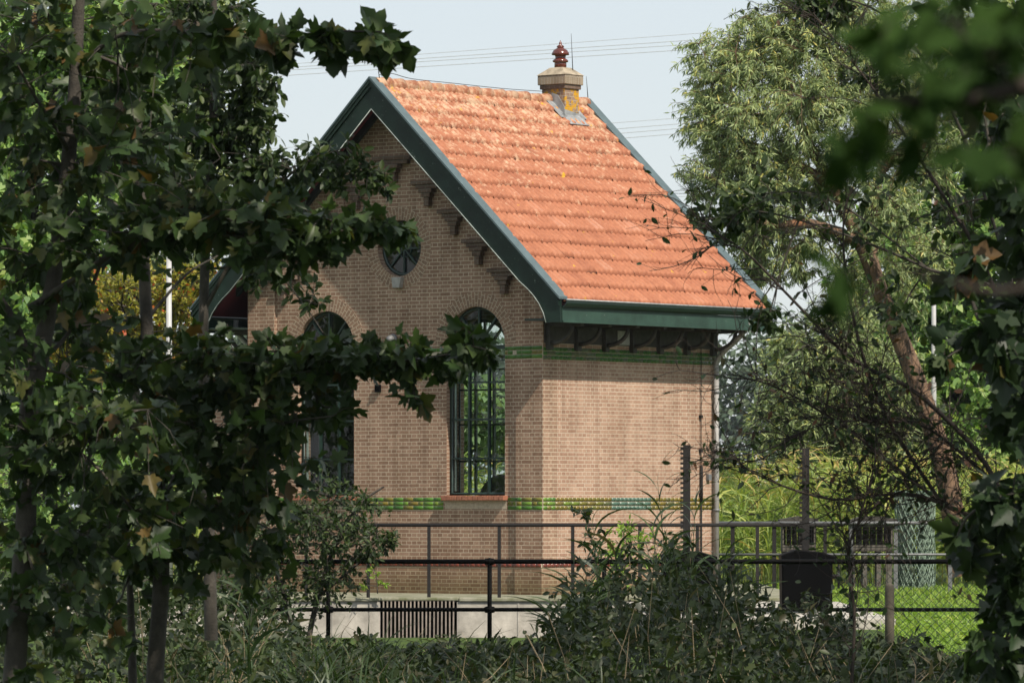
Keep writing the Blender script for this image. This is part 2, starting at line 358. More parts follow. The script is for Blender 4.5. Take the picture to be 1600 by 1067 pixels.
M_maple = tint_mat('maple_leaf', [(0, (0.021, 0.043, 0.013)), (.4, (0.034, 0.067, 0.018)), (.75, (0.060, 0.095, 0.023)), (.93, (0.113, 0.109, 0.029)), (1, (.13, .075, .025))], .48, .30, nscale=9)
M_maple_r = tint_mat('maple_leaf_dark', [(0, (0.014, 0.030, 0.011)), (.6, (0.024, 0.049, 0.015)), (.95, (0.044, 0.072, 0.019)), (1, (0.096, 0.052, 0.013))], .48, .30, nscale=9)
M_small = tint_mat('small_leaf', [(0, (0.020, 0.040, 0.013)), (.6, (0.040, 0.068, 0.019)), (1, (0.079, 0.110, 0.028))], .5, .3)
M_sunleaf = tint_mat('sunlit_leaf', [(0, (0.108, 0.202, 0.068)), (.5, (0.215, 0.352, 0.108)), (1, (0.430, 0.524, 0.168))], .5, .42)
M_willow = tint_mat('willow_leaf', [(0, (0.178, 0.239, 0.117)), (.5, (0.300, 0.377, 0.174)), (.85, (0.457, 0.503, 0.191)), (1, (0.571, 0.503, 0.134))], .5, .35, tcol=(1.1, 1.15, .7))
M_scrub = tint_mat('scrub_leaf', [(0, (0.117, 0.194, 0.099)), (.5, (0.219, 0.323, 0.147)), (1, (0.381, 0.468, 0.175))], .55, .38)
M_far = tint_mat('far_leaf', [(0, (0.041, 0.071, 0.046)), (.6, (0.071, 0.108, 0.065)), (1, (0.115, 0.149, 0.075))], .7, .2)
M_rowan = tint_mat('rowan_leaf', [(0, (0.156, 0.169, 0.026)), (.5, (0.286, 0.273, 0.039)), (.78, (0.364, 0.312, 0.046)), (.90, (0.390, 0.111, 0.026)), (1, (0.468, 0.091, 0.026))], .5, .4)
M_reed = tint_mat('reed_leaf', [(0, (0.170, 0.256, 0.073)), (.5, (0.305, 0.400, 0.102)), (.9, (0.486, 0.486, 0.145)), (1, (0.583, 0.413, 0.170))], .5, .42, tcol=(1.15, 1.2, .6))
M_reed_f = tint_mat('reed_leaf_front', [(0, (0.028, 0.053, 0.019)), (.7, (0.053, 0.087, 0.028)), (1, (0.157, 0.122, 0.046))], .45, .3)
M_grass = tint_mat('grass_blade', [(0, (0.126, 0.220, 0.030)), (.6, (0.220, 0.347, 0.042)), (1, (0.378, 0.420, 0.084))], .5, .4)
M_under = tint_mat('undergrowth_leaf', [(0, (0.014, 0.025, 0.008)), (.6, (0.029, 0.045, 0.014)), (.93, (0.053, 0.070, 0.020)), (1, (0.051, 0.048, 0.019))], .5, .28)

# ------------------------------------------------------------------ ground, water
def ground_mat():
    m, n, out = mat('soil_and_grass'); b = N(n, 'ShaderNodeBsdfPrincipled'); n.links.new(b.outputs[0], out.inputs[0])
    tc = N(n, 'ShaderNodeTexCoord'); t = noise(n, tc.outputs['Object'], 1.5, 8, .7)
    r = ramp(n, [(.3, (.030, .045, .014)), (.6, (.060, .095, .020)), (.8, (.09, .10, .035))]); n.links.new(t.outputs['Fac'], r.inputs[0])
    n.links.new(r.outputs[0], b.inputs['Base Color']); b.inputs['Roughness'].default_value = 1; b.inputs['Specular IOR Level'].default_value = .1
    return m
M_ground = ground_mat()
QX0, QX1, QY = -9.0, 1.7, 77.5          # quay front
def ground():
    xs = [-1500, -300, -60, QX0, QX1, 60, 300, 1500]; ys = [-300, -20, 30, 62, QY+.3, 130, 400, 1500]
    H = lambda i, j: -1.3 if (xs[i] == QX0 and ys[j] == 62) else 0.0
    mb = MB()
    for i in range(len(xs)-1):
        for j in range(len(ys)-1):
            z = H(i, j); mb.quad([(xs[i], ys[j], z), (xs[i+1], ys[j], z), (xs[i+1], ys[j+1], z), (xs[i], ys[j+1], z)])
    x0, x1, y0, y1 = QX0, QX1, 62, QY+.3
    for a, b in (((x0, y0), (x1, y0)), ((x1, y0), (x1, y1)), ((x1, y1), (x0, y1)), ((x0, y1), (x0, y0))):
        mb.quad([(*a, 0), (*b, 0), (*b, -1.3), (*a, -1.3)])
    o = mb.build('ground', M_ground, fixn=False); o['kind'] = 'structure'
ground()
wm, n_, o_ = mat('ditch_water'); b_ = N(n_, 'ShaderNodeBsdfPrincipled'); b_.inputs['Base Color'].default_value = (.02, .025, .015, 1); b_.inputs['Roughness'].default_value = .05
n_.links.new(b_.outputs[0], o_.inputs[0])
mb = MB(); mb.quad([(QX0, 62, -.7), (QX1, 62, -.7), (QX1, QY+.3, -.7), (QX0, QY+.3, -.7)]); mb.build('water', wm, fixn=False)['kind'] = 'structure'

# ------------------------------------------------------------------ the brick pump house
HC = np.array([.475, 80.0]); UU = np.array([-.7826, .6225]); VV = np.array([.6225, .7826])
HW, HL, TC = 6.07, 4.58, 3.04
ROOT = empty('brick_pump_house', (HC[0], HC[1], 0), math.atan2(-.6225, .7826))
tag(ROOT, 'small brick pump house with orange tiled gable roof and arched windows beside a railed quay', 'building')
def tz(px, py, s=0.0):
    q = (px-800)/F; x0 = .475+.6225*s; d0 = 80+.7826*s
    t = (x0-d0*q)/(.7826+.6225*q); d = d0+.6225*t
    return t, ZC+(HY-py)*d/F
L3 = lambda t, z, s: (-t, s, z)          # house coordinates: t along the gable, s into depth
MZ = .9365                                # roof pitch
zr = lambda t: 8.22-MZ*abs(t-TC)          # roof line
def hbox(mb, t0, t1, s0, s1, z0, z1): mb.box(-t0, -t1, s0, s1, z0, z1)
def hprism(mb, poly, s0, s1): mb.prism([L3(t, z, s0) for t, z in poly], [L3(t, z, s1) for t, z in poly])
def holed(mb, outline, holes, s0, s1):
    loops = [[Vector((t, z, 0)) for t, z in l] for l in [outline]+holes]
    flat = [p for l in loops for p in l]
    base = len(mb.v)
    mb.v += [L3(p.x, p.y, s0) for p in flat]+[L3(p.x, p.y, s1) for p in flat]; k = len(flat)
    for tri in tessellate_polygon(loops):
        mb.f.append(tuple(base+i for i in tri)); mb.f.append(tuple(base+k+i for i in reversed(tri))); mb.sm += [False, False]
    i0 = 0
    for li, l in enumerate(loops):
        m = len(l); acc = 0
        for i in range(m):
            j = (i+1) % m; ln = (l[j]-l[i]).length
            mb.f.append((base+i0+i, base+i0+j, base+k+i0+j, base+k+i0+i)); mb.sm.append(False)
            if li: mb.uv[len(mb.f)-1] = [(s0, acc), (s0, acc+ln), (s1, acc+ln), (s1, acc)]
            acc += ln
        i0 += m
WIN = [1.38, 4.455]; WR = .585; WZ0, WZS = 1.73, 4.095
def arch(tc, r, z0, zs, n=24):
    return [(tc-r, z0), (tc+r, z0)]+[(tc+r*math.cos(PI*i/n), zs+r*math.sin(PI*i/n)) for i in range(n+1)]
def circ(tc, zc, r, n=32): return [(tc+r*math.cos(2*PI*i/n), zc+r*math.sin(2*PI*i/n)) for i in range(n)]
RT, RZ, RR = 2.93, 5.64, .445
ztop = lambda t: zr(t)-.16
FS = .06                                   # the wall field lies 6 cm behind the corner piers
gout = [(0.002, .15), (HW-.002, .15), (HW-.002, ztop(HW)), (TC, ztop(TC)), (0.002, ztop(0))]
holes = [arch(t, WR, WZ0, WZS) for t in WIN]+[circ(RT, RZ, RR)]
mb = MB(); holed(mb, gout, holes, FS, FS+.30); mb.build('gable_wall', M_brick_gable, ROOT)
mb = MB(); holed(mb, gout, [arch(HW-t, WR, WZ0, WZS) for t in WIN], HL-.30, HL); mb.build('rear_wall', M_brick, ROOT)
mb = MB(); hbox(mb, 0, .30, FS+.302, HL-.302, .15, ztop(0)-.0); hbox(mb, 0, .004, HL-.301, HL-.002, .15, ztop(0)-.05); mb.build('side_wall', M_brick, ROOT)
mb = MB(); hbox(mb, HW-.30, HW, FS+.302, HL-.302, .15, ztop(0)); mb.build('side_wall', M_brick, ROOT)
# inner lining and floor (dark inside)
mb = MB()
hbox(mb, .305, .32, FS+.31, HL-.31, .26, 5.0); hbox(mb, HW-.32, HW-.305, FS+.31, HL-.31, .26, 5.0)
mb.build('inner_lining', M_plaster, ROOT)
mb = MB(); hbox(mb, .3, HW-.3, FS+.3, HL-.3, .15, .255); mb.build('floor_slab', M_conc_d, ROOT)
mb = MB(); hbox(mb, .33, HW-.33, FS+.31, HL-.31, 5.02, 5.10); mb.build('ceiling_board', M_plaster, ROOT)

# corner piers and stepped border under the rake, proud of the field
def pier(t0, t1):
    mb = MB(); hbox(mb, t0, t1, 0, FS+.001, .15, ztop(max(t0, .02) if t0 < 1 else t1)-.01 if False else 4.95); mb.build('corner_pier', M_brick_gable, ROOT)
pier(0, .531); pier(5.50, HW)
CORB = [(3.0, 7.03), (2.305, 6.62), (1.773, 6.15), (1.283, 5.67), (.772, 5.20)]
CORB_L = [(2*TC-t-.0, z) for t, z in CORB[1:]]
def border(sign):
    """stepped panel under one rake"""
    mb = MB(); cs = CORB if sign > 0 else [(3.08, 7.03)]+CORB_L
    ts = [c[0] for c in cs]+[(.531 if sign > 0 else 5.50)]
    prev = TC
    for i, (t, z) in enumerate(cs):
        nxt = (t+ts[i+1])/2 if i < len(cs)-1 else ts[-1]
        a, b = (nxt, prev) if sign > 0 else (prev, nxt)
        lo = b if sign < 0 else a
        poly = [(a, z), (b, z), (b, ztop(b)-.01), (a, ztop(a)-.01)]
        hprism(mb, poly, 0, FS+.001); prev = nxt
    a, b = ((0.001, prev) if sign > 0 else (prev, HW-.001))
    hprism(mb, [(a, 4.951), (b, 4.951), (b, ztop(b)-.01), (a, ztop(a)-.01)], 0, FS+.001)
    mb.build('stepped_border', M_brick_gable, ROOT)
border(1); border(-1)
for i, (t, z) in enumerate(CORB+CORB_L):
    mb = MB(); w = .36 if i == 0 else .26
    hbox(mb, t-w-.03, t+w+.03, -.075, FS-.003, z-.002, z+.062); hbox(mb, t-w+.04, t+w-.05, -.05, FS-.003, z-.066, z-.004)
    hbox(mb, t-.13, t+.13, -.075, FS-.003, z-.13, z-.068); hbox(mb, t-.085, t+.085, -.055, FS-.003, z-.20, z-.132); hbox(mb, t-.05, t+.05, -.04, FS-.003, z-.34, z-.202)
    mb.build('corbel', M_brick_dark, ROOT, bevel=.006)

# brick arches over the windows, ring round the roundel
def ring(tc, zc, r0, r1, a0, a1, name, s0=FS-.004, s1=FS+.14, n=40):
    mb = MB()
    for i in range(n):
        A, B = a0+(a1-a0)*i/n, a0+(a1-a0)*(i+1)/n; rm = (r0+r1)/2
        p = lambda r, a, s: L3(tc+r*math.cos(a), zc+r*math.sin(a), s)
        mb.quad([p(r0, A, s0), p(r0, B, s0), p(r1, B, s0), p(r1, A, s0)], uv=[(0.003, A*rm), (0.003, B*rm), (r1-r0, B*rm), (r1-r0, A*rm)])
        mb.quad([p(r0-.001, A, s0), p(r0-.001, B, s0), p(r0-.001, B, s1), p(r0-.001, A, s1)], uv=[(0, A*r0), (0, B*r0), (s1-s0, B*r0), (s1-s0, A*r0)])
        mb.quad([p(r1, A, s0), p(r1, B, s0), p(r1, B, s1), p(r1, A, s1)])
    return mb.build(name, M_ring, ROOT, fixn=False)
for t in WIN: ring(t, WZS, WR, WR+.225, 0, PI, 'window_arch')
ring(RT, RZ, RR, RR+.20, 0, 2*PI, 'roundel_ring', n=64)
mb = MB(); mb.prism([L3(RT+x, RZ-z, -.03) for x, z in ((-.10, .46), (.10, .46), (.07, .63), (-.07, .63))], [L3(RT+x, RZ-z, FS) for x, z in ((-.10, .46), (.10, .46), (.07, .63), (-.07, .63))])
mb.build('keystone', M_stone, ROOT, bevel=.008)

# steel windows
def arch_window(tc, s, front=True):
    mb = MB(); e = .045; r = WR-.004
    pts = [L3(t, z, s) for t, z in arch(tc, r-.02, WZ0+.03, WZS)]; pts.append(pts[0])
    mb.tube(pts, .034, 4, False)
    for x in (-.195, .195): mb.bar(L3(tc+x, WZ0+.03, s), L3(tc+x, WZS, s), .034, .05, (0, 1, 0))
    for z in (2.31, 2.92, 3.50): mb.bar(L3(tc-r+.02, z, s), L3(tc+r-.02, z, s), .05, .03, (0, 0, 1))
    mb.bar(L3(tc-r+.02, WZS-.05, s), L3(tc+r-.02, WZS-.05, s), .06, .065)
    mb.bar(L3(tc-r+.02, 3.84, s), L3(tc+r-.02, 3.84, s), .05, .028)
    for a in (50, 90, 130): mb.bar(L3(tc, WZS, s), L3(tc+(r-.02)*math.cos(math.radians(a)), WZS+(r-.02)*math.sin(math.radians(a)), s), .03, .05, (0, 1, 0))
    mb.tube([L3(tc+.13*math.cos(PI*i/10), WZS+.13*math.sin(PI*i/10), s) for i in range(11)], .016, 4, False)
    w = mb.build('window', M_steel_green, ROOT)
    g = MB(); g.quad([L3(t, z, s+.012) for t, z in arch(tc, r-.01, WZ0+.03, WZS)]); g.build('pane', M_glass, w, fixn=False)
    if front:
        p = MB(); p.bar(L3(tc+.505, WZ0+.07, s+.03), L3(tc+.505, WZS-.1, s+.03), .03, .02, (0, 1, 0)); p.bar(L3(tc+.235, WZ0+.07, s+.03), L3(tc+.235, WZS-.1, s+.03), .035, .02, (0, 1, 0)); p.build('putty_strip', M_palestrip, w)
    return w
for t in WIN: arch_window(t, FS+.10)
for t in WIN: arch_window(HW-t, HL-.17, False)
mb = MB(); s = FS+.13
mb.tube([L3(t, z, s) for t, z in circ(RT, RZ, RR-.03)+circ(RT, RZ, RR-.03)[:1]], .032, 6, False)
for k in range(8):
    a = k*PI/4+PI/2; mb.bar(L3(RT, RZ, s), L3(RT+(RR-.03)*math.cos(a), RZ+(RR-.03)*math.sin(a), s), .026, .04, (0, 1, 0))
mb.tube([L3(t, z, s) for t, z in circ(RT, RZ, .14, 16)+circ(RT, RZ, .14, 16)[:1]], .014, 4, False)
w = mb.build('round_window', M_steel_green, ROOT); g = MB(); g.quad([L3(t, z, s+.012) for t, z in circ(RT, RZ, RR-.01)]); g.build('pane', M_glass, w, fixn=False)
for t in WIN:
    mb = MB(); x = t-.64
    while x < t+.62: hbox(mb, x, x+.098, -.045, FS+.16, 1.655, 1.73); x += .106
    mb.build('window_sill', M_terra, ROOT, bevel=.006)
    mb = MB(); hbox(mb, t-.62, t+.62, FS-.004, FS+.05, 1.52, 1.654); mb.build('sill_render', M_mortar, ROOT)

# glazed tile bands
def band(name, spans, z0, rows, rh, face, colour, m, plainrow=None, tw=.205):
    for (a, b, off) in spans:
        nm = NM(); bk = MB()
        if face == 'gable': bk.box(-a, -b, off-.003, off+.02, z0, z0+rows*rh)
        else: bk.box(-.02, .003, a, b, z0, z0+rows*rh)
        for r in range(rows):
            w0 = tw if (r % 2 == 1 or face == 'gable') else tw/2
            x = a-(w0/2 if r % 2 else 0)
            hd = False
            while x < b-.004:
                w = w0 if face != 'gable' else (tw if not hd else tw*.5); hd = (not hd) if (face == 'gable' and r == 1) else hd
                x0, x1 = max(x, a)+.004, min(x+w, b)-.004; x += w
                if x1-x0 < .012: continue
                c = colour((x0+x1)/2, r)
                if c is None: continue
                zz0, zz1 = z0+r*rh+.005, z0+(r+1)*rh-.005; j = .001*rng.random()
                if face == 'gable': y0, y1 = off-.008-j, off; V = [(-x1, y0, zz0), (-x0, y0, zz0), (-x0, y0, zz1), (-x1, y0, zz1), (-x1, y1, zz0), (-x0, y1, zz0), (-x0, y1, zz1), (-x1, y1, zz1)]
                else: X0, X1 = .008+j, 0; V = [(X0, x0, zz0), (X0, x1, zz0), (X0, x1, zz1), (X0, x0, zz1), (X1, x0, zz0), (X1, x1, zz0), (X1, x1, zz1), (X1, x0, zz1)]
                nm.add(V, [[(0, 1, 2, 3), (0, 4, 5, 1), (1, 5, 6, 2), (2, 6, 7, 3), (3, 7, 4, 0)]], c)
        o = nm.build(name, m, ROOT); bk.build('mortar_bed', M_mortar, o)
def gcol(t, r):
    if r == 1: return float(np.clip(.48+.16*rng.standard_normal(), .1, .7))
    return float(np.clip(.14+.10*rng.standard_normal(), 0, .62)) if rng.random() < .75 else .5
def gcol_up(t, r):
    if r == 1: return None if rng.random() < .5 else float(rng.choice([.1, .12, .55]))
    return float(np.clip(.08+.07*rng.standard_normal(), 0, .3))
def scol(s_, r):
    if s_ < .35: return float(np.clip(.34+.12*rng.standard_normal(), .1, .6))
    if s_ < 1.45: return float(np.clip(.58+.08*rng.standard_normal(), .36, .72))
    if s_ < 1.77: return float(.72+.05*rng.standard_normal())
    if s_ < 2.79: return float(np.clip(.92+.05*rng.standard_normal(), .84, 1))
    return float(np.clip(.66+.06*rng.standard_normal(), .5, .78))
def scol_up(s_, r): return float(rng.choice([0, .03, .06, .78, .8]))
wl = [(WIN[0]-.62, WIN[0]+.62), (WIN[1]-.62, WIN[1]+.62)]
LB = 1.505
band('tile_band', [(.004, .531, 0), (.531, WIN[0]-WR-.06, FS), (WIN[0]+WR+.06, WIN[1]-WR-.06, FS), (WIN[1]+WR+.06, 5.5, FS), (5.5, HW, 0)], LB, 3, .0655, 'gable', gcol, M_tileband)
band('tile_band', [(.004, HL-.01, 0)], LB, 3, .0655, 'side', scol, M_tileband)
band('tile_band', [(.004, .531, 0), (.531, WIN[0]-WR-.003, FS), (WIN[0]+WR+.003, WIN[1]-WR-.003, FS), (WIN[1]+WR+.003, 5.5, FS), (5.5, HW, 0)], 3.85, 3, .0655, 'gable', gcol_up, M_tileband)
band('tile_band', [(.004, HL-.01, 0)], 3.83, 3, .0655, 'side', scol_up, M_tileband)
red = lambda x, r: float(rng.random())
band('red_brick_course', [(.004, .531, -.03), (.531, 5.5, FS-.03), (5.5, HW, -.03)], .615, 1, .072, 'side_' if 0 else 'gable', red, M_redband, tw=.105)
band('red_brick_course', [(.004, HL-.01, 0)], .615, 1, .072, 'side', red, M_redband)
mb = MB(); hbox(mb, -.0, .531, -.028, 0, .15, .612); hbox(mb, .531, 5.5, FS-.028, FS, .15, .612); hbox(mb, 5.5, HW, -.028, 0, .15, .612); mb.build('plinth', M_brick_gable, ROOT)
# wall lamp, vent
t, z = tz(615, 530, FS)
mb = MB(); mb.tube([L3(t, z, FS), L3(t, z, FS-.03), L3(t, z, FS-.05)], [.085, .085, .07], 16); mb.tube([L3(t, z, FS-.05), L3(t, z, FS-.10), L3(t, z, FS-.14), L3(t, z, FS-.155)], [.065, .06, .04, .01], 16)
mb.build('wall_lamp', M_galv, ROOT)
t, z = tz(592, 607, FS); mb = MB(); hbox(mb, t-.05, t+.05, FS-.05, FS, z-.06, z+.06); mb.tube([L3(t, z, FS-.05), L3(t, z, FS-.07)], .03, 12); mb.build('sensor_box', M_black, ROOT, bevel=.006)

# ---- roof
SF, SB = -.42, HL+.42                      # tiled length between the barge caps
ROWS = 15; TW = .246
def tiles(sign):
    nm = NM(); ncol = int(round((SB-SF)/TW)); tw = (SB-SF)/ncol; m = 12
    span = 3.78; dt = span/ROWS; cs, sn = math.cos(math.atan(MZ)), math.sin(math.atan(MZ))
    u = np.linspace(0, 1, m+1)
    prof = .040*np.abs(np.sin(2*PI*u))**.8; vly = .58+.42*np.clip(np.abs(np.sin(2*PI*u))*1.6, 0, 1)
    for i in range(ROWS):
        tl = span-i*dt                      # distance from ridge of the lower edge
        th = span-(i+1)*dt-.03
        for c in range(ncol):
            jz = .005*rng.standard_normal(); js = .002*rng.standard_normal(); jt = .006*rng.standard_normal()
            if rng.random() < .03: jz += .012
            s_ = SF+(c+u)*tw+js
            def row(dist, lift, scl): 
                zz = zr(TC)-MZ*dist+lift+prof*scl; return np.stack([-(TC-sign*dist)+0*u, s_, zz], 1)
            a = row(tl+jt, .0+jz, .3); b = row(tl+.004+jt, .056+jz, 1.0); b2 = row(tl-.016+jt, .062+jz, 1.0); d = row(max(th, .0), .004+jz*.3, .8)
            V = np.concatenate([a, b, b2, d]); k = m+1; q = np.arange(m)
            fs = np.concatenate([np.stack([r*k+q, r*k+q+1, (r+1)*k+q+1, (r+1)*k+q], 1) for r in range(3)])
            if sign < 0: fs = fs[:, ::-1]
            tt_ = float(np.clip((.50+.12*rng.standard_normal()), .25, .92)); nm.add(V, [fs], np.concatenate([np.full(k, 0), (tt_*.75+.05)*vly, min(tt_+.14, 1)*vly, tt_*vly]))  # lip foot and valleys tinted dark, painting shade under rows beside some dirt
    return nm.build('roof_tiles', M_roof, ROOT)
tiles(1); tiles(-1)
for sg in (1, -1):                          # boarding under the tiles keeps the light out
    mb = MB(); f = lambda d, dz: (TC-sg*d, 8.22-MZ*d+dz)
    hprism(mb, [f(0, -.03), f(3.72, -.03), f(3.72, -.09), f(0, -.09)], SF-.05, SB+.05); mb.build('roof_boarding', M_soffit, ROOT)
nm = NM(); nr = 17
for i in range(nr):
    a, b = SF+(SB-SF)*i/nr, SF+(SB-SF)*(i+1)/nr+.02; th = np.linspace(-.15*PI, 1.15*PI, 11); r0, r1 = .115+.004*rng.standard_normal(), .10
    z0 = 8.205+.006*rng.standard_normal()
    A = np.stack([-(TC+r1*np.cos(th)), np.full(11, a), z0+r1*np.sin(th)], 1); B = np.stack([-(TC+r0*np.cos(th)), np.full(11, b), z0+.012+r0*np.sin(th)], 1); C2 = np.stack([-(TC+(r0-.02)*np.cos(th)), np.full(11, b), z0+.012+(r0-.02)*np.sin(th)], 1)
    q = np.arange(10); nm.add(np.concatenate([A, B, C2]), [np.concatenate([np.stack([q, q+1, 11+q+1, 11+q], 1), np.stack([11+q, 11+q+1, 22+q+1, 22+q], 1)])], float(.5+.3*rng.random()))
nm.build('ridge_tiles', M_roof, ROOT)

# barge boards front and back
foot_px = [(853, 504), (849, 489), (842, 474), (833, 461), (824, 451), (812, 440)]
foot = [tz(px, py, -.5) for px, py in foot_px]
def barge(s, sgn, out):
    """sgn +1 right rake, -1 left; out = direction it faces"""
    m_ = lambda t: t if sgn > 0 else 2*TC-t
    apz = 8.27; top = lambda t: apz-MZ*abs(t-TC)
    fz = foot[0][1]; te = -.735
    poly = [(TC, top(TC)), (te, top(te)), (te, fz)]+[(t, z) for t, z in foot]
    t5, z5 = foot[-1]; poly += [(TC, z5+MZ*(TC-t5))]
    poly = [(m_(t), z) for t, z in poly]
    mb = MB(); hprism(mb, poly, s, s+.035); b = mb.build('barge_board', M_green, ROOT)
    o1 = s+out*.03 if out < 0 else s+.035
    mb = MB(); lo, hi = (s-.03, s-.001) if out < 0 else (s+.036, s+.065)
    hprism(mb, [(m_(t), z) for t, z in ((TC, apz+.01), (te+.01, top(te+.01)+.01), (te+.01, top(te+.01)-.115), (TC, apz-.115))], lo, hi)
    lo2, hi2 = (s-.05, s-.0305) if out < 0 else (s+.066, s+.085)
    hprism(mb, [(m_(t), z) for t, z in ((TC, apz+.012), (te+.015, top(te+.015)+.012), (te+.015, top(te+.015)-.05), (TC, apz-.05))], lo2, hi2)
    mb.build('moulding', M_green, b)
    mb = MB(); pl = [(m_(t), z) for t, z in [(t, z) for t, z in foot]+[(TC, z5+MZ*(TC-t5))]]
    mb.tube([L3(t, z, s-.003 if out < 0 else s+.038) for t, z in pl], .0085, 5); mb.build('edge_bead', M_wornedge, b)
    mb = MB(); lo3, hi3 = (s-.06, s+.15) if out < 0 else (s-.12, s+.095)
    hprism(mb, [(m_(t), z) for t, z in ((TC, apz+.052), (te-.02, top(te-.02)+.052), (te-.02, top(te-.02)+.0145), (TC, apz+.0145))], lo3, hi3); mb.build('zinc_cap', M_zinc, b)
for s_, o_ in ((-.5, -1), (HL+.465, 1)):
    barge(s_, 1, o_); barge(s_, -1, o_)
for sg in (1, -1):                          # soffit boards under the gable overhang
    for s0, s1 in ((-.462, FS+.0), (HL, HL+.463)):
        f = lambda d, dz: (TC-sg*d, 8.22-MZ*d+dz); mb = MB()
        hprism(mb, [f(0, -.093), f(3.66, -.093), f(3.66, -.15), f(0, -.15)], s0, s1); mb.build('soffit', M_soffit, ROOT)
    f = lambda d, dz: (TC-sg*d, 8.22-MZ*d+dz); mb = MB(); hprism(mb, [f(0, -.152), f(3.2, -.152), f(3.2, -.27), f(0, -.27)], -.10, -.02); mb.build('rake_batten', M_green_dark, ROOT)

# eaves: soffit, fascia, gutter, brackets
for sg in (1, -1):
    T = lambda t: t if sg > 0 else HW-t
    mb = MB(); hbox(mb, T(-.715), T(-.002), -.46, HL+.46, 4.415, 4.445); mb.build('soffit', M_green_dark, ROOT)
    mb = MB(); hbox(mb, T(-.745), T(-.716), -.462, HL+.462, 4.375, 4.60); fb = mb.build('fascia', M_fascia, ROOT)
    mb = MB(); hbox(mb, T(-.765), T(-.746), -.462, HL+.462, 4.375, 4.405); mb.build('fascia_bead', M_fascia, fb)
    mb = MB(); pr = [(-.72, 4.603), (-.775, 4.603), (-.81, 4.63), (-.83, 4.67), (-.833, 4.715), (-.82, 4.715), (-.815, 4.672), (-.79, 4.64), (-.72, 4.63)]
    hprism(mb, [(T(t), z) for t, z in pr], -.462, HL+.462); gt = mb.build('gutter', M_green_dark, ROOT)
    mb = MB(); mb.tube([L3(T(-.832), 4.72, -.47), L3(T(-.832), 4.72, HL+.47)], .013, 6); mb.build('gutter_rim', M_lead, gt)
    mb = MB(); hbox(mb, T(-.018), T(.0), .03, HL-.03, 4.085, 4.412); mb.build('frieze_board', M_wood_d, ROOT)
    for i in range(7):
        s0 = .12+(HL-.3)*i/6; mb = MB()
        hbox(mb, T(-.08), T(-.001), s0-.05, s0+.05, 3.98, 4.413); hbox(mb, T(-.68), T(-.081), s0-.045, s0+.045, 4.335, 4.413)
        pts = [L3(T(-.08-.40*math.sin(a)), 4.08+.26*(1-math.cos(a)), s0) for a in np.linspace(0, PI/2, 8)]
        mb.tube(pts, .035, 6); mb.build('eave_bracket', M_wood_d, ROOT)
mb = MB(); t0 = tz(965, 538)[0]
mb.box(.018, .03, 1.88, 2.18, 4.10, 4.32); mb.build('stone_tablet', M_stone, ROOT)

# chimney
CT, CS = 2.93, 4.20
ch = MB(); hbox(ch, CT-.235, CT+.235, CS-.19, CS+.19, 7.3, 8.40); CH = ch.build('chimney', M_chim, ROOT)
def capring(w, d, z0, z1): c = MB(); hbox(c, CT-.235-w, CT+.235+w, CS-.19-d, CS+.19+d, z0, z1); return c
capring(.028, .028, 8.401, 8.47).build('chimney_course', M_brick_dark, CH, bevel=.008)
capring(.055, .055, 8.471, 8.63).build('chimney_cap', brick_mat('cap_brick', (.22, .17, .12), (.33, .27, .20), (.36, .32, .26), squash=1, bw=.062, rh=.2), CH, bevel=.012)
c = MB(); A = [L3(CT+x, 8.631, CS+y) for x, y in ((-.30, -.255), (.30, -.255), (.30, .255), (-.30, .255))]; B = [L3(CT+x, 8.76, CS+y) for x, y in ((-.13, -.12), (.13, -.12), (.13, .12), (-.13, .12))]
c.prism(A, B); c.build('cap_mortar', plain('cap_mortar', (.36, .30, .22), .95, var=.5, scale=9, bump=.6), CH)
c = MB(); c.lathe([(.10, 8.74), (.10, 8.83), (.095, 8.845), (.125, 8.855), (.132, 8.875), (.11, 8.90), (.085, 8.915), (.088, 8.95), (.095, 8.965), (.145, 8.972), (.142, 9.0), (.115, 9.05), (.06, 9.085), (.045, 9.09), (.065, 9.10), (.05, 9.125), (.022, 9.14), (.026, 9.165), (.012, 9.19), (.002, 9.215)], L3(CT, 0, CS), 22)
c.build('chimney_pot', M_pot, CH)
c = MB()
def slope(d, lift): return zr(TC)-MZ*d+lift
for sx0, sx1, d0, d1, lf in ((CS-.26, CS+.25, .33, .52, .085), (CS-.36, CS-.19, .02, .40, .085), (CS+.19, CS+.33, .02, .40, .085)):
    c.prism([L3(TC-d0, slope(d0, lf), sx0), L3(TC-d1, slope(d1, lf), sx0), L3(TC-d1, slope(d1, lf), sx1), L3(TC-d0, slope(d0, lf), sx1)], [L3(TC-d0, slope(d0, lf-.012), sx0), L3(TC-d1, slope(d1, lf-.012), sx0), L3(TC-d1, slope(d1, lf-.012), sx1), L3(TC-d0, slope(d0, lf-.012), sx1)])
c.prism([L3(CT-.238, 7.98, CS-.2), L3(CT-.238, 8.06, CS-.2), L3(CT-.238, 8.0, CS+.2), L3(CT-.238, 7.86, CS+.2)], [L3(CT-.246, 7.98, CS-.2), L3(CT-.246, 8.06, CS-.2), L3(CT-.246, 8.0, CS+.2), L3(CT-.246, 7.86, CS+.2)])
c.prism([L3(CT-.24, 7.9, CS-.205), L3(CT+.1, 8.12, CS-.205), L3(CT+.02, 8.34, CS-.205), L3(CT-.10, 8.30, CS-.205), L3(CT-.24, 8.1, CS-.205)], [L3(CT-.24, 7.9, CS-.193), L3(CT+.1, 8.12, CS-.193), L3(CT+.02, 8.34, CS-.193), L3(CT-.10, 8.30, CS-.193), L3(CT-.24, 8.1, CS-.193)])
c.build('flashing', M_lead, CH)
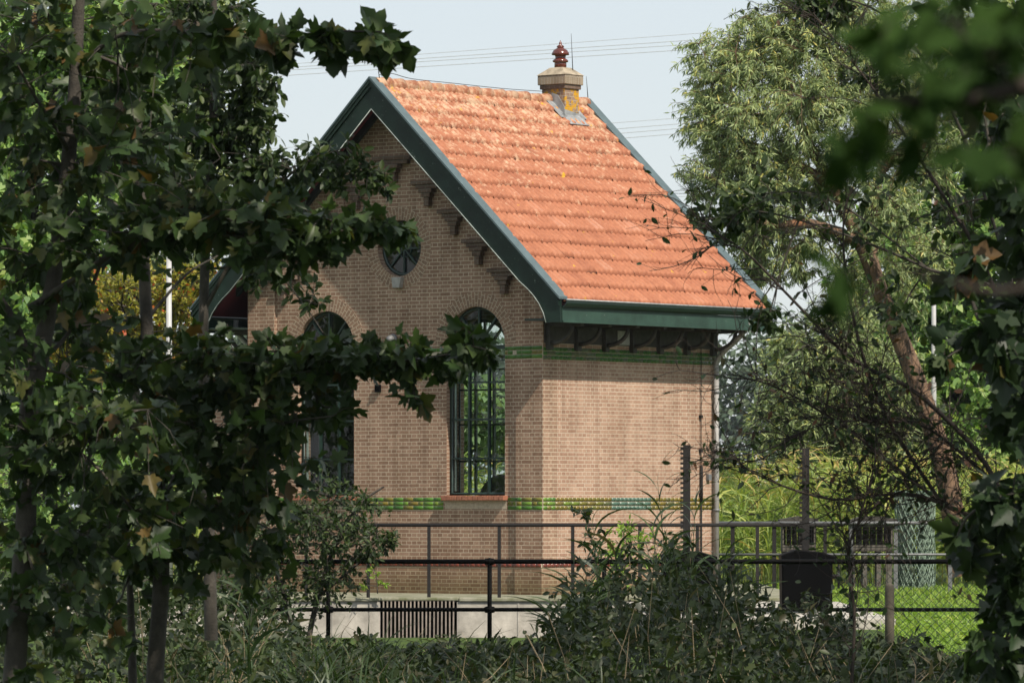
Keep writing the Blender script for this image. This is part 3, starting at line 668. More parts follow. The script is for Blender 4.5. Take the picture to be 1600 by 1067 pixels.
# lightning rods and wire
for (tt, ss, zz, hh) in ((TC-.04, -.35, 8.30, .24), (TC-.04, HL+.45, 8.32, .36), (CT-.18, CS+.10, 8.70, .62)):
    m_ = MB(); m_.tube([L3(tt, zz, ss), L3(tt+.02, zz+hh, ss-.02)], [.008, .003], 5); m_.build('lightning_rod', M_iron, ROOT)
m_ = MB(); m_.tube(spline([L3(TC, 8.36, -.3), L3(TC, 8.40, 0), L3(TC, 8.35, .5), L3(TC, 8.345, 1.5), L3(TC, 8.34, 2.8), L3(TC, 8.36, 3.9)]), .006, 4); m_.build('roof_wire', M_iron, ROOT)

# downpipes
def downpipe(tside, sgn, s, m, zb=.3):
    T = lambda t: tside-sgn*t; mb = MB(); q = .085
    mb.tube(spline([L3(T(.70), 4.60, s), L3(T(.70), 4.46, s), L3(T(.55), 4.28, s), L3(T(.20), 4.02, s), L3(T(q), 3.86, s), L3(T(q), 3.70, s)], 4), .045, 10)
    mb.tube([L3(T(q), 3.72, s), L3(T(q), zb, s)], .043, 12); o = mb.build('downpipe', m, ROOT)
    for z in (3.4, 2.44, 1.5):
        k = MB(); k.tube([L3(T(q), z-.02, s), L3(T(q), z+.02, s)], .056, 12); k.bar(L3(T(q), z, s), L3(T(0), z, s), .03, .03); k.build('pipe_bracket', M_galv, o)
downpipe(0, 1, HL-.16, M_greypipe); downpipe(HW, -1, .5, M_white)
k = MB(); sp_ = HL-.50
k.tube([L3(-.03, 4.3, sp_), L3(-.03, 2.2, sp_)], .007, 5); k.tube([L3(-.04, 2.2, sp_), L3(-.04, 1.62, sp_)], .022, 8); k.tube([L3(-.035, 1.62, sp_), L3(-.035, .3, sp_)], .014, 6)
for z in (3.0, 2.45, 1.75): hbox(k, -.05, 0, sp_-.025, sp_+.025, z-.025, z+.025)
k.build('earth_conductor', M_iron, ROOT)
k = MB(); k.box(0, .06, HL-.33, HL-.25, 1.98, 2.08); k.build('junction_box', M_galv, ROOT, bevel=.006)

# big flywheel engine standing inside
en = empty('flywheel_engine', (0, 0, 0)); tt = 1.6
def hw(t, z, s): p = HC+UU*t+VV*s; return (p[0], p[1], z)
b0 = hw(1.55, .255, .95); en.location = b0; tag(en, 'dark machine with a rounded wheel guard behind the right arched window', 'machine')
en.rotation_euler = ROOT.rotation_euler
m_ = MB(); m_.tube([(.05, -.12, 1.35), (.05, .12, 1.35)], [.46, .46], 32); m_.build('wheel_guard', M_machine, en, bevel=.02)
m_ = MB(); m_.box(-.35, .75, -.2, .35, 0, .95); m_.build('engine_block', M_machine, en, bevel=.04)
m_ = MB(); m_.tube([(.05, -.18, 1.35), (.05, .2, 1.35)], .07, 12); m_.build('axle', M_iron, en)

# ------------------------------------------------------------------ low annexe on the left of the house
AN = empty('lean_to_annexe', hw(HW, 0, 1.3), ROOT.rotation_euler[2]); tag(AN, 'lower brick lean-to with green barge board on the left side of the pump house', 'annexe')
A3 = lambda t, z, s: (-t, s, z)
AW = 2.25; az = lambda t: 4.52-.36*t
mb = MB(); P_ = [(0.01, .1), (AW-.3, .1), (AW-.3, az(AW-.3)-.1), (0.01, az(0)-.1)]
mb.prism([A3(t, z, 0) for t, z in P_], [A3(t, z, 2.9) for t, z in P_]); mb.build('wall', M_brick, AN)
mb = MB(); P_ = [(-.0, az(0)+.02), (AW, az(AW)+.02), (AW, az(AW)-.05), (0, az(0)-.05)]
mb.prism([A3(t, z, -.3) for t, z in P_], [A3(t, z, 3.1) for t, z in P_]); mb.build('roof', M_zinc, AN)
mb = MB(); P_ = [(-.0, az(0)+.06), (AW+.03, az(AW)+.06), (AW+.03, az(AW)-.24), (AW-.15, az(AW)-.22), (0, az(0)-.18)]
mb.prism([A3(t, z, -.345) for t, z in P_], [A3(t, z, -.305) for t, z in P_]); mb.build('barge_board', M_green, AN)

# ------------------------------------------------------------------ concrete quay with trash rack
QZ = .20
Q = empty('concrete_quay', (0, QY, 0)); tag(Q, 'weathered pale concrete quay wall with mossy edge below the pump house', 'quay')
GX0, GX1 = P(594, 0, QY)[0], P(714, 0, QY)[0]
mb = MB()
mb.box(-9.2, GX0, 0, .5, -1.3, QZ-.06); mb.box(GX1, 4.4, 0, .5, -1.3, QZ-.06); mb.box(GX0+.001, GX1-.001, .45, .9, -1.3, QZ-.06)
for x in (P(520, 0, QY)[0], P(578, 0, QY)[0], P(810, 0, QY)[0]): mb.box(x-.012, x+.012, -.012, 0, -1.3, QZ-.075)
mb.build('quay_wall', M_conc, Q)
mb = MB(); mb.box(-9.2, GX0-.03, -.04, .9, QZ-.058, QZ-.002); mb.box(GX1+.03, 4.4, -.04, .9, QZ-.058, QZ-.002); mb.build('coping', M_conc_d, Q, bevel=.012)
mb = MB(); mb.box(GX0-.028, GX1+.028, -.02, .9, QZ-.05, QZ+.002); mb.build('mossy_lintel', M_conc_d, Q, bevel=.015)
mb = MB(); mb.box(-9.2, 4.4, .902, 13, -.02, QZ-.006); mb.build('deck', M_conc_d, Q)
rk = MB(); nb = 19
for i in range(nb):
    x = GX0+.05+(GX1-GX0-.1)*i/(nb-1); rk.bar((x, .02, QZ-.055), (x+.004*rng.standard_normal(), -.03, -1.1), .022, .06, (0, 1, 0))
rk.build('trash_rack', M_rackbar, Q)
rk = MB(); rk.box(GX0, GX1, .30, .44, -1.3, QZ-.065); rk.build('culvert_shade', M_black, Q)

# railing on the quay edge
RL = empty('quay_railing', (0, QY+.12, QZ)); tag(RL, 'dull brown steel tube railing on the quay edge against the brick wall', 'railing')
mb = MB(); zt = P(0, 820, QY)[2]-QZ
mb.tube([(P(470, 0, QY)[0], 0, zt), (P(1300, 0, QY)[0], 0, zt)], .028, 8); mb.build('top_rail', M_iron, RL)
for px in (478, 575, 670, 780, 895, 1000, 1090, 1184, 1290):
    mb = MB(); x = P(px, 0, QY)[0]; mb.box(x-.026, x+.026, -.015, .015, -.03, zt-.02); mb.build('post', M_iron, RL)

# sluice gates with toothed racks, on a concrete apron
SG = MB(); SG.box(QX1+.001, 4.9, 66, QY-.045, -.2, .14); o = SG.build('concrete_apron', M_conc, bevel=.02); o['kind'] = 'structure'
def sluice(px, ytop, pxw, label):
    d = 69.5; x = P(px, 0, d)[0]; r = empty('sluice_gate', (x, d, .14)); tag(r, label, 'sluice gate', 'sluice gates on the apron')
    zt = P(px, ytop, d)[2]-.14
    mb = MB(); mb.box(-.048, .048, -.03, .03, .4, zt); z = .8
    while z < zt-.02: mb.box(-.085, -.046, -.026, .026, z, z+.032); z += .066
    mb.build('toothed_rack', M_iron, r)
    hz = P(0, 862, d)[2]-.14; w = pxw*d/F/2
    mb = MB(); mb.prism([(-w, -.32, .02), (w, -.32, .02), (w*1.02, -.34, hz-.12), (-w*1.02, -.34, hz-.12)], [(-w, .32, .02), (w, .32, .02), (w*1.02, .34, hz-.12), (-w*1.02, .34, hz-.12)]); mb.build('gear_box', M_black, r, bevel=.02)
    mb = MB(); pr = [(-.40*2*w/.8, hz-.118), (.40*2*w/.8+.05, hz-.118), (.42*2*w/.8+.05, hz-.06), (.2, hz+.0), (-.15, hz+.03), (-.42*2*w/.8, hz-.04)]
    mb.prism([(a, -.38, z) for a, z in pr], [(a, .38, z) for a, z in pr]); mb.build('gear_box_lid', M_black, r, bevel=.015)
    mb = MB(); mb.tube([(w, -.1, hz*.6), (w+.10, -.1, hz*.6)], .03, 8); mb.tube([(w+.10, -.1, hz*.6-.16), (w+.10, -.1, hz*.6+.16)], .016, 8); mb.build('crank', M_iron, r)
sluice(1073, 695, 78, 'black sluice gate box with toothed rack standing before the brick side wall')
sluice(1259, 700, 78, 'black sluice gate box with toothed rack in front of the tall reed bed')

# black tube railing in front, with chain-link at its right end
FD = 51.5
FR = empty('black_tube_railing', (0, FD, 0)); tag(FR, 'black two-bar tube railing crossing in front of the pump house', 'railing')
zt, zm = P(0, 877, FD)[2], P(0, 952, FD)[2]
mb = MB(); mb.tube([(P(385, 0, FD)[0], 0, zt), (P(1760, 0, FD)[0], 0, zt)], .024, 10); mb.build('top_rail', M_black, FR)
mb = MB(); mb.tube([(P(385, 0, FD)[0], 0, zm), (P(1760, 0, FD)[0], 0, zm)], .020, 10); mb.build('middle_rail', M_black, FR)
for px in (388, 513, 765, 944, 1140, 1330, 1546, 1755):
    x = P(px, 0, FD)[0]; mb = MB(); mb.tube([(x, 0, 0), (x, 0, zt)], .023, 10); p_ = mb.build('post', M_black, FR)
    for z in (zt, zm):
        mb = MB(); mb.tube([(x-.05, 0, z), (x-.032, 0, z), (x+.032, 0, z), (x+.05, 0, z)], [.028, .033, .033, .028], 10); mb.lathe([(.001, -.040), (.034, -.026), (.036, .026), (.001, .04)], (x, 0, z), 10); mb.build('clamp', M_black, p_)
CF = NM(); x0, x1 = P(1310, 0, FD)[0], P(1760, 0, FD)[0]; zb, ztp = .02, P(0, 893, FD)[2]; pt = .082; rows = int((ztp-zb)/(pt*.5))
W_ = []
nw = int((x1-x0)/pt)
for i in range(nw):
    for sg in (1, -1):
        k = np.arange(rows+1); x = x0+i*pt+sg*np.where(k % 2 == 0, -pt*.25, pt*.25)+(pt/2 if sg < 0 else 0)+.004*np.sin(k*.7+i)
        W_.append(np.stack([x, FD-.03+0*k+.004*sg, zb+k*pt*.5], 1))
add_tubes(CF, np.array(W_), .0042, 3)
o = CF.build('chain_link_mesh', M_wire, None); o.name = 'chain_link_fence'
tag(o, 'dark chain-link mesh hung on the right end of the black railing', 'fence')

d = 50.6; PO = MB(); PO.lathe([(.048, 0), (.046, .5), (.045, P(0, 920, d)[2]), (.040, P(0, 914, d)[2]), (.022, P(0, 911, d)[2]), (.001, P(0, 910, d)[2])], P(1390, 0, d)*np.array([1, 1, 0]), 14)
tag(PO.build('wooden_post', M_post), 'short round-topped weathered wooden post before the chain-link mesh', 'post')

# grey railing behind, crates on legs, roll of netting, poles
d = 92; GR = empty('grey_rail_fence', (0, d, 0)); tag(GR, 'galvanised tube fence rail in front of the tall reeds at right', 'railing')
za, zb = P(0, 817, d)[2], P(0, 866, d)[2]; mb = MB(); mb.tube([(P(1122, 0, d)[0], 0, za), (P(1640, 0, d)[0], 0, za)], .032, 8); mb.tube([(P(1122, 0, d)[0], .03, zb), (P(1640, 0, d)[0], .03, zb)], .022, 8); mb.build('rails', M_galv, GR)
for px in (1145, 1210, 1330, 1400, 1485, 1560, 1640):
    mb = MB(); x = P(px, 0, d)[0]; mb.box(x-.035, x+.035, .035, .09, 0, za+.02); mb.build('post', M_iron if px < 1300 else M_galv, GR)
def crate(px, d, pxw, ytop, ybot, arched, label):
    x = P(px, 0, d)[0]; w = pxw*d/F/2; z1 = P(0, ytop, d)[2]; z0 = P(0, ybot, d)[2]; r = empty('wooden_crate', (x, d, 0)); tag(r, label, 'crate', 'wooden crates on legs by the rail')
    mb = MB(); n = 6
    for i in range(n):
        a = -w+2*w*i/n; mb.box(a+.006, a+2*w/n-.006, .30, .33, z0, z1-.1)
    for yy in (-.3,): mb.box(-w, w, yy, yy+.03, z0, z0+.08); mb.box(-w, w, yy, yy+.03, z1-.20, z1-.1)
    for xx in (-w, w-.03): mb.box(xx, xx+.03, -.27, .30, z0, z1-.1)
    mb.box(-w, w, -.3, .3, z0-.03, z0-.002); mb.build('crate_body', M_wood, r)
    for xx in (-w+.05, -w*.3, w*.35, w-.05):
        mb = MB(); mb.box(xx-.04, xx+.04, -.26, -.18, 0, z0-.031); mb.box(xx-.04, xx+.04, .18, .26, 0, z0-.031); mb.build('leg', M_wood, r)
    mb = MB()
    if arched: pr = [(-w-.06, z1-.14), (-w-.06, z1-.10), (-w*.6, z1-.02), (0, z1), (w*.6, z1-.0), (w+.08, z1-.06), (w+.08, z1-.14)]
    else: pr = [(-w-.05, z1-.10), (-w-.05, z1-.06), (0, z1), (w+.05, z1-.05), (w+.05, z1-.10)]
    mb.prism([(a, -.36, z) for a, z in pr], [(a, .36, z) for a, z in pr]); mb.build('crate_roof', M_wood_d, r)
    nm = NM(); ps = []
    for a in np.linspace(-w, w, 9): ps.append([(a, -.33, z0-.1), (a, -.33, z1-.15)])
    for z in np.linspace(z0-.1, z1-.15, 7): ps.append([(-w, -.335, z), (w, -.335, z)])
    add_tubes(nm, np.array(ps), .005, 3); nm.build('wire_front', M_iron, r)
crate(1247, 95.5, 52, 806, 858, False, 'smaller wooden crate with flat dark lid and wire front behind the toothed rack')
crate(1360, 95.0, 66, 806, 858, True, 'larger wooden crate on legs with arched dark lid beside the netting roll')
d = 96; nr_ = NM(); xc = P(1430, 0, d)[0]; zh = P(0, 766, d)[2]; ps = []
for layer, R_ in enumerate((.36, .31, .25)):
    for i in range(20):
        for sg in (1, -1):
            k = np.linspace(0, 1, 14); a = 2*PI*i/20+sg*k*2.4
            ps.append(np.stack([xc+R_*np.cos(a)*(1+.06*np.sin(5*k+i*.2)), d+R_*np.sin(a), k*zh], 1))
add_tubes(nr_, np.array(ps), .010, 3)
tag(nr_.build('netting_roll', M_net), 'upright roll of green plastic netting standing by the arched crate', 'netting roll')
def pole(px, ytop, d, r, label):
    x = P(px, 0, d)[0]; e = empty('white_pole', (x, d, 0)); tag(e, label, 'pole'); h = P(0, ytop, d)[2]
    mb = MB(); mb.tube([(0, 0, 0), (0, 0, h*.5), (0, 0, h)], [r, r*.9, r*.7], 12); mb.build('shaft', M_white, e)
    mb = MB(); mb.lathe([(r*.9, h-.02), (r*1.2, h+.02), (r*.8, h+.07), (.002, h+.1)], (0, 0, 0), 10); mb.build('cap', M_white, e)
pole(1459, 300, 112, .062, 'tall slim white pole beside the leaning willow trunk at right')
pole(264, 395, 98, .07, 'white pole glimpsed behind the left leaves beside the yellow tree')

# power cables
k = 0
for (xa, ya, xb, yb) in ((420, 103, 1150, 42), (420, 108, 1150, 53), (420, 112, 1150, 60), (420, 120, 1150, 68), (420, 233, 1150, 172), (420, 246, 1150, 180), (420, 254, 1150, 187), (420, 262, 1150, 195), (900, 318, 1150, 300)):
    da = 240; sl_ = (yb-ya)/(xb-xa); X = np.linspace(-2600, 4200, 40)
    pts = [P(x, ya+(x-xa)*sl_*.9-18*((x-800)/3400)**2*(-1)*0, da+0*(x)) for x in X]
    mb = MB(); mb.tube(pts, .019 if k % 4 else .015, 4)
    o = mb.build('power_cable', M_cable)
    pos = ['highest', 'second', 'third', 'fourth', 'fifth', 'sixth', 'seventh', 'eighth', 'lowest'][k]
    tag(o, f'thin grey power cable crossing the pale sky, {pos} of the nine', 'cable', 'power cables across the sky'); k += 1

# ------------------------------------------------------------------ vegetation
def halves(pts, fold=.18, droop=.12):
    """leaf outline (right half, base to tip) -> two folded halves"""
    r = np.array(pts, float); k = len(r)
    z = lambda p: fold*abs(p[0])-droop*p[1]**2
    V = [(p[0], p[1], z(p)) for p in r]+[(-p[0], p[1], z(p)) for p in r[1:-1]]
    right = list(range(k)); left = [0]+list(range(k, 2*k-2))+[k-1]
    return np.array(V), [np.array(right), np.array(left[::-1])]
T_MAPLE = halves([(0, 0), (.15, -.07), (.36, -.03), (.33, .13), (.44, .22), (.50, .34), (.57, .47), (.42, .49), (.35, .53), (.25, .53), (.29, .66), (.20, .75), (.15, .84), (0, 1.0)], .30, .20)
T_MAPLE2 = halves([(0, 0), (.18, -.06), (.30, .06), (.26, .18), (.44, .30), (.52, .52), (.36, .50), (.19, .52), (.24, .70), (.13, .80), (0, .96)], -.10, .30)
T_MAPLE3 = halves([(0, 0), (.12, -.04), (.26, .02), (.24, .20), (.36, .30), (.48, .56), (.30, .52), (.17, .55), (.20, .74), (.10, .86), (0, 1.05)], .38, .34)
T_OVAL = halves([(0, 0), (.13, .12), (.25, .38), (.22, .66), (.09, .90), (0, 1)], .25, .10)
T_OVAL_S = halves([(0, 0), (.24, .35), (.18, .72), (0, 1)], .25, .1)
T_QUAD = (np.array([(0, 0, 0), (.30, .45, .06), (0, 1, 0), (-.30, .45, .06)]), [np.array([0, 1, 2, 3])])
T_THIN = (np.array([(0, 0, 0), (.095, .4, .0), (0, 1, -.15), (-.095, .4, .0)]), [np.array([0, 1, 2, 3])])

def ball(n, c, r):
    v = unit(rng.standard_normal((n, 3))); return np.asarray(c)+v*(rng.random((n, 1))**(1/2.5))*(1+.22*np.abs(rng.standard_normal((n, 1))))*np.asarray(r)
def B(px, py, d, rx, ry, rd, w=1.0, sz=1.0):
    return (P(px, py, d), np.array([rx*d/F, rd, ry*d/F]), w, sz)
def PL(pts, d, jit=.0):
    """branch line given as rows (px, py[, depth offset])"""
    return spline([P(p[0], p[1], d+(p[2] if len(p) > 2 else 0)) for p in pts], 5)

def plant(name, label, cat, base, limbs, blobs, leaf, crown_name='crown', trunk_name='trunk', bark=None, group=None, ntips=300, per=6, reach=.30, lsize=(.1, .15), up=.55, droop=.4,
          tmpl=T_OVAL, twig_r=.004, cam_face=.15, spread=1.0, tint=(0, 1), twig_n=4, limb_n=8, sub=True):
    """limbs: list of (points, r0, r1). blobs: ellipsoids filled with twigs that spring from the nearest limb"""
    base = np.asarray(base, float); root = empty(name, base); tag(root, label, cat, group)
    wood = NM(); SK = []
    for pts, r0, r1 in limbs:
        R = np.linspace(r0, r1, len(pts)); add_tubes(wood, pts[None], R[None], limb_n, .5); SK.append(pts)
    SKp = np.concatenate(SK)
    tips = []; starts = []
    wsum = sum(b[2] for b in blobs)
    SZ = []
    for bl in blobs:
        c, r, w = bl[:3]
        n = max(3, int(ntips*w/wsum)); SZ.append(np.full(n, bl[3] if len(bl) > 3 else 1.0)); pts = ball(n, c, r)
        near = SKp[np.argmin(np.linalg.norm(SKp-c, axis=1))]
        loc = SKp
        if sub:
            mid = (near+c)/2+np.array([0, 0, .06])*np.linalg.norm(c-near)
            line = spline([near, mid, c], 5); ln = np.linalg.norm(c-near)
            if ln > .15:
                add_tubes(wood, line[None], np.linspace(twig_r*3.2, twig_r*1.8, len(line))[None], 5, .5); loc = np.concatenate([SKp, line])
            ns = max(2, int(n/22)); ends = ball(ns, c, r*.8)
            st_ = line[rng.integers(len(line)//2, len(line), ns)]
            md = (st_+ends)/2+.12*np.linalg.norm(ends-st_, axis=1)[:, None]*rng.standard_normal((ns, 3))
            L_ = np.stack([st_, .5*st_+.3*md+.2*ends, .25*st_+.5*md+.25*ends, .2*st_+.3*md+.5*ends, ends], 1)
            add_tubes(wood, L_, np.linspace(twig_r*1.9, twig_r*1.0, 5)[None], twig_n, .5); loc = np.concatenate([loc, L_.reshape(-1, 3)])
        D = np.linalg.norm(pts[:, None]-loc[None], axis=2) if len(pts)*len(loc) < 4e6 else None
        if D is None:
            ix = np.array([np.argmin(((loc-p)**2).sum(1)) for p in pts])
        else: ix = D.argmin(1)
        tips.append(pts); starts.append(loc[ix])
    tips = np.concatenate(tips); starts = np.concatenate(starts)
    mid = (tips+starts)/2+np.array([0, 0, .10])*np.linalg.norm(tips-starts, axis=1)[:, None]+.05*rng.standard_normal(tips.shape)*np.linalg.norm(tips-starts, axis=1)[:, None]
    tw = np.stack([starts, .56*starts*.5+.56*mid*.5+.44*mid, mid, .5*mid+.5*tips, tips], 1) if False else np.stack([starts, .5*starts+.5*mid, mid, .5*mid+.5*tips, tips], 1)
    add_tubes(wood, tw, np.linspace(twig_r, twig_r*.45, 5)[None], twig_n, .5)
    wood.build(trunk_name, bark or M_bark, root, base, True)
    crown = NM(); n = len(tips)*per
    k = rng.random(n)**.7; ti = np.repeat(np.arange(len(tips)), per)
    pos = np.where(k[:, None] > .5, mid[ti]+(tips-mid)[ti]*(2*k[:, None]-1), starts[ti]+(mid-starts)[ti]*(2*k[:, None]))
    L_ = np.linalg.norm(tips-starts, axis=1)
    short = np.minimum(1, reach/np.maximum(L_, 1e-6))[ti][:, None]       # keep leaves to the outer part of long twigs
    pos = tips[ti]+(pos-tips[ti])*short
    out = unit((tips-starts)[ti]); ax = out*.7+spread*rng.standard_normal((n, 3))*.75; ax[:, 2] -= droop
    ax = unit(ax); pos = pos+ax*rng.random((n, 1))*lsize[0]*.4
    nr = rng.standard_normal((n, 3))*.55; nr[:, 2] += up; nr[:, 1] -= cam_face
    ls = rng.uniform(lsize[0], lsize[1], n)*np.concatenate(SZ)[ti]
    tn = np.clip(rng.normal(.45, .24, n)+.10*rng.standard_normal(len(tips))[ti], 0, 1)*(tint[1]-tint[0])+tint[0]
    tl = tmpl if isinstance(tmpl, list) else [tmpl]; w_ = rng.integers(0, len(tl), n)
    for q, T_ in enumerate(tl):
        m_ = w_ == q; add_leaves(crown, T_, pos[m_]-0, ax[m_], nr[m_], ls[m_], tn[m_])
    crown.build(crown_name, leaf, root, base)
    return root
GND = lambda px, d: np.array([(px-800)*d/F, d, 0.0])

# --- sycamore maples at left
D = 32
limbsA = [(PL([(18, 1195), (22, 1060), (40, 820), (44, 650), (62, 565), (92, 380), (108, 240), (118, 120), (124, -40), (128, -300), (140, -700, -.5), (150, -1100, -1)], D), .075, .022),
          (PL([(55, 590), (20, 500), (-30, 420), (-80, 300)], D), .035, .015),
          (PL([(118, 110), (190, 55, -.3), (300, 50, -.5), (420, 58, -.7), (520, 50, -.8), (595, 50, -.9)], D), .018, .005),
          (PL([(48, 480), (110, 440, -.2), (200, 385, -.4), (300, 366, -.6), (400, 372, -.8), (520, 362, -1), (625, 352, -1)], D), .024, .005),
          (PL([(60, 570), (120, 500, .3), (190, 330, .3), (230, 250, .5)], D), .016, .006),
          (PL([(42, 760), (90, 700, -.3), (160, 650, -.5), (230, 640, -.6)], D), .016, .006),
          (PL([(110, 240), (60, 160, -.4), (20, 90, -.6)], D), .016, .006)]
blobsA = [B(90, 70, D, 170, 120, .9, 1.1), B(60, 250, D, 140, 130, .9, .85), B(190, 250, D-.4, 140, 90, .6, .55), B(210, 120, D, 140, 100, .8, .5),
          B(60, 400, D, 120, 100, .8, .85), B(210, 355, D-.5, 140, 55, .6, .7), B(310, 330, D-.7, 100, 60, .5, .75), B(420, 350, D-.8, 100, 45, .45, .8), B(520, 358, D-1, 85, 36, .4, .62), B(600, 352, D-1, 48, 26, .3, .30), B(450, 395, D-1, 90, 35, .35, .28),
          B(350, 60, D-.6, 60, 24, .3, .16, 1.3), B(430, 72, D-.7, 60, 28, .25, .20, 1.35), B(515, 60, D-.8, 60, 30, .25, .24, 1.35), B(585, 58, D-.9, 36, 26, .2, .20, 1.35),
          B(70, 580, D, 130, 100, .8, .7), B(140, 690, D-.4, 150, 90, .7, 1.1), B(90, 850, D-.2, 140, 100, .7, .9), B(70, 980, D, 110, 80, .6, .5), B(210, 800, D-.3, 110, 90, .6, .55)]
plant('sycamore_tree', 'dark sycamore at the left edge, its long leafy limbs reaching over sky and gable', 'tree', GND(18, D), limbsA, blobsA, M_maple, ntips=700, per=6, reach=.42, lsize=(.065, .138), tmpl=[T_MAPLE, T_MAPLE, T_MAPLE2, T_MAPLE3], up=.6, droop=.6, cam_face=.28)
D = 34
limbsB = [(PL([(238, 1160), (243, 1040), (252, 900), (248, 780), (238, 640), (230, 520), (222, 350), (214, 180), (207, 0), (200, -300), (190, -800), (185, -1100)], D), .062, .018),
          (PL([(208, 1160, .3), (206, 1000, .3), (200, 860, .3), (190, 740, .4)], D), .034, .012),
          (PL([(244, 700), (320, 620, -.3), (430, 596, -.5), (560, 576, -.7), (660, 560, -.9), (745, 548, -1)], D), .024, .005),
          (PL([(248, 800), (290, 720, -.4), (360, 690, -.6), (450, 660, -.8), (520, 650, -.9)], D), .018, .005),
          (PL([(250, 880), (300, 810, .2), (360, 800, .2), (430, 830, .3)], D), .016, .005),
          (PL([(228, 500), (290, 430, .2), (340, 400, .3)], D), .013, .005),
          (PL([(226, 420), (190, 330, .3), (150, 300, .4)], D), .013, .005)]
blobsB = [B(320, 560, D-.4, 130, 65, .6, .9), B(450, 555, D-.6, 110, 50, .45, .85), B(560, 558, D-.7, 90, 36, .35, .7), B(650, 565, D-.8, 60, 34, .3, .42), B(725, 545, D-1, 45, 34, .25, .34), B(648, 622, D-.8, 16, 22, .15, .05),
          B(230, 610, D-.3, 140, 90, .6, .8), B(330, 680, D-.5, 130, 75, .6, 1.0), B(430, 655, D-.7, 70, 55, .4, .45), B(270, 780, D-.3, 140, 95, .7, .95), B(390, 760, D-.3, 110, 75, .6, .75), B(340, 860, D, 130, 75, .6, .65), B(190, 900, D, 110, 90, .6, .55), B(500, 640, D-.5, 60, 40, .4, .18),
          B(260, 300, D+.3, 100, 120, .5, .3), B(200, 120, D+.3, 120, 120, .6, .4), B(130, 520, D+.3, 80, 60, .5, .3)]
plant('sycamore_tree', 'second sycamore with twin dark stems whose limb crosses the arched windows', 'tree', GND(238, D), limbsB, blobsB, M_maple, ntips=560, per=6, reach=.42, lsize=(.065, .138), tmpl=[T_MAPLE, T_MAPLE, T_MAPLE2, T_MAPLE3], up=.6, droop=.6, cam_face=.28)
# --- small-leaved tree behind the maples, its sprays seen against the sky
D = 38
limbs = [(PL([(330, 1000), (325, 800), (318, 600), (320, 420), (330, 250), (335, 80), (330, -200), (325, -500)], D), .05, .015), (PL([(322, 480), (370, 390, -.2), (410, 320, -.3), (470, 260, -.4), (540, 230, -.5)], D), .016, .004),
         (PL([(330, 250), (370, 170, -.2), (410, 130, -.3), (440, 120, -.4)], D), .012, .004), (PL([(325, 360), (270, 270, .2), (220, 190, .3)], D), .012, .005), (PL([(320, 420), (420, 420, -.2), (470, 470, -.3), (505, 520, -.3)], D), .010, .003)]
blobs = [B(340, 180, D, 90, 90, .6, 1), B(390, 110, D-.3, 55, 60, .4, .5), B(395, 200, D-.3, 40, 60, .3, .5), B(300, 330, D, 110, 90, .6, 1), B(390, 300, D-.3, 45, 60, .4, .45), B(450, 262, D-.4, 80, 42, .3, .42), B(545, 270, D-.5, 62, 42, .25, .26), B(590, 290, D-.5, 25, 16, .15, .07), B(250, 200, D, 90, 110, .6, .9), B(430, 440, D-.3, 50, 40, .3, .12), B(480, 470, D-.3, 30, 30, .2, .07), B(300, 40, D, 110, 60, .6, .8), B(370, 220, D, 50, 40, .4, .4)]
plant('ash_tree', 'small-leaved dark tree whose fine sprays hang against the sky left of the gable', 'tree', GND(330, D), limbs, blobs, M_small, ntips=820, per=9, reach=.36, lsize=(.05, .095), tmpl=T_OVAL, droop=.5, up=.4, twig_r=.003, cam_face=.3)
# --- fine shrub at lower left in front of the quay
D = 47
limbs = [(PL([(470, 1070), (490, 960), (520, 860), (560, 790), (600, 760)], D), .03, .008), (PL([(470, 1070), (450, 950), (420, 860), (400, 800)], D), .025, .008), (PL([(500, 930), (560, 880), (600, 850)], D), .015, .005)]
blobs = [B(500, 820, D, 80, 60, .6, 1.2), B(560, 850, D-.2, 60, 40, .4, .6), B(430, 850, D, 90, 70, .6, 1.2), B(510, 900, D, 70, 50, .5, .7), B(560, 810, D-.2, 40, 40, .3, .3), B(606, 845, D-.2, 22, 20, .2, .15), B(400, 940, D, 100, 60, .5, 1), B(500, 770, D, 40, 40, .3, .25)]
plant('shrub', 'fine-leaved dark shrub before the left end of the concrete quay', 'shrub', GND(470, D), limbs, blobs, M_small, 'foliage', 'stems', ntips=700, per=9, reach=.26, lsize=(.035, .065), tmpl=T_OVAL_S, twig_r=.003)

D = 52
limbs = [(PL([(300, 1060), (290, 980), (270, 930), (220, 900)], D), .02, .006), (PL([(300, 1060), (330, 970), (370, 920), (400, 900)], D), .02, .006), (PL([(290, 980), (160, 940), (100, 920)], D), .014, .005)]
plant('shrub', 'low dark shrub hiding the quay behind the twin sycamore stems', 'shrub', GND(300, D), limbs, [B(300, 930, D, 90, 50, .6, 1.1), B(190, 930, D, 90, 50, .6, 1), B(400, 935, D, 60, 45, .5, .8), B(90, 920, D, 90, 55, .6, 1), B(330, 980, D, 120, 40, .5, .8)], M_small, 'foliage', 'stems', ntips=420, per=9, reach=.28, lsize=(.045, .085), tmpl=T_OVAL, twig_r=.003)

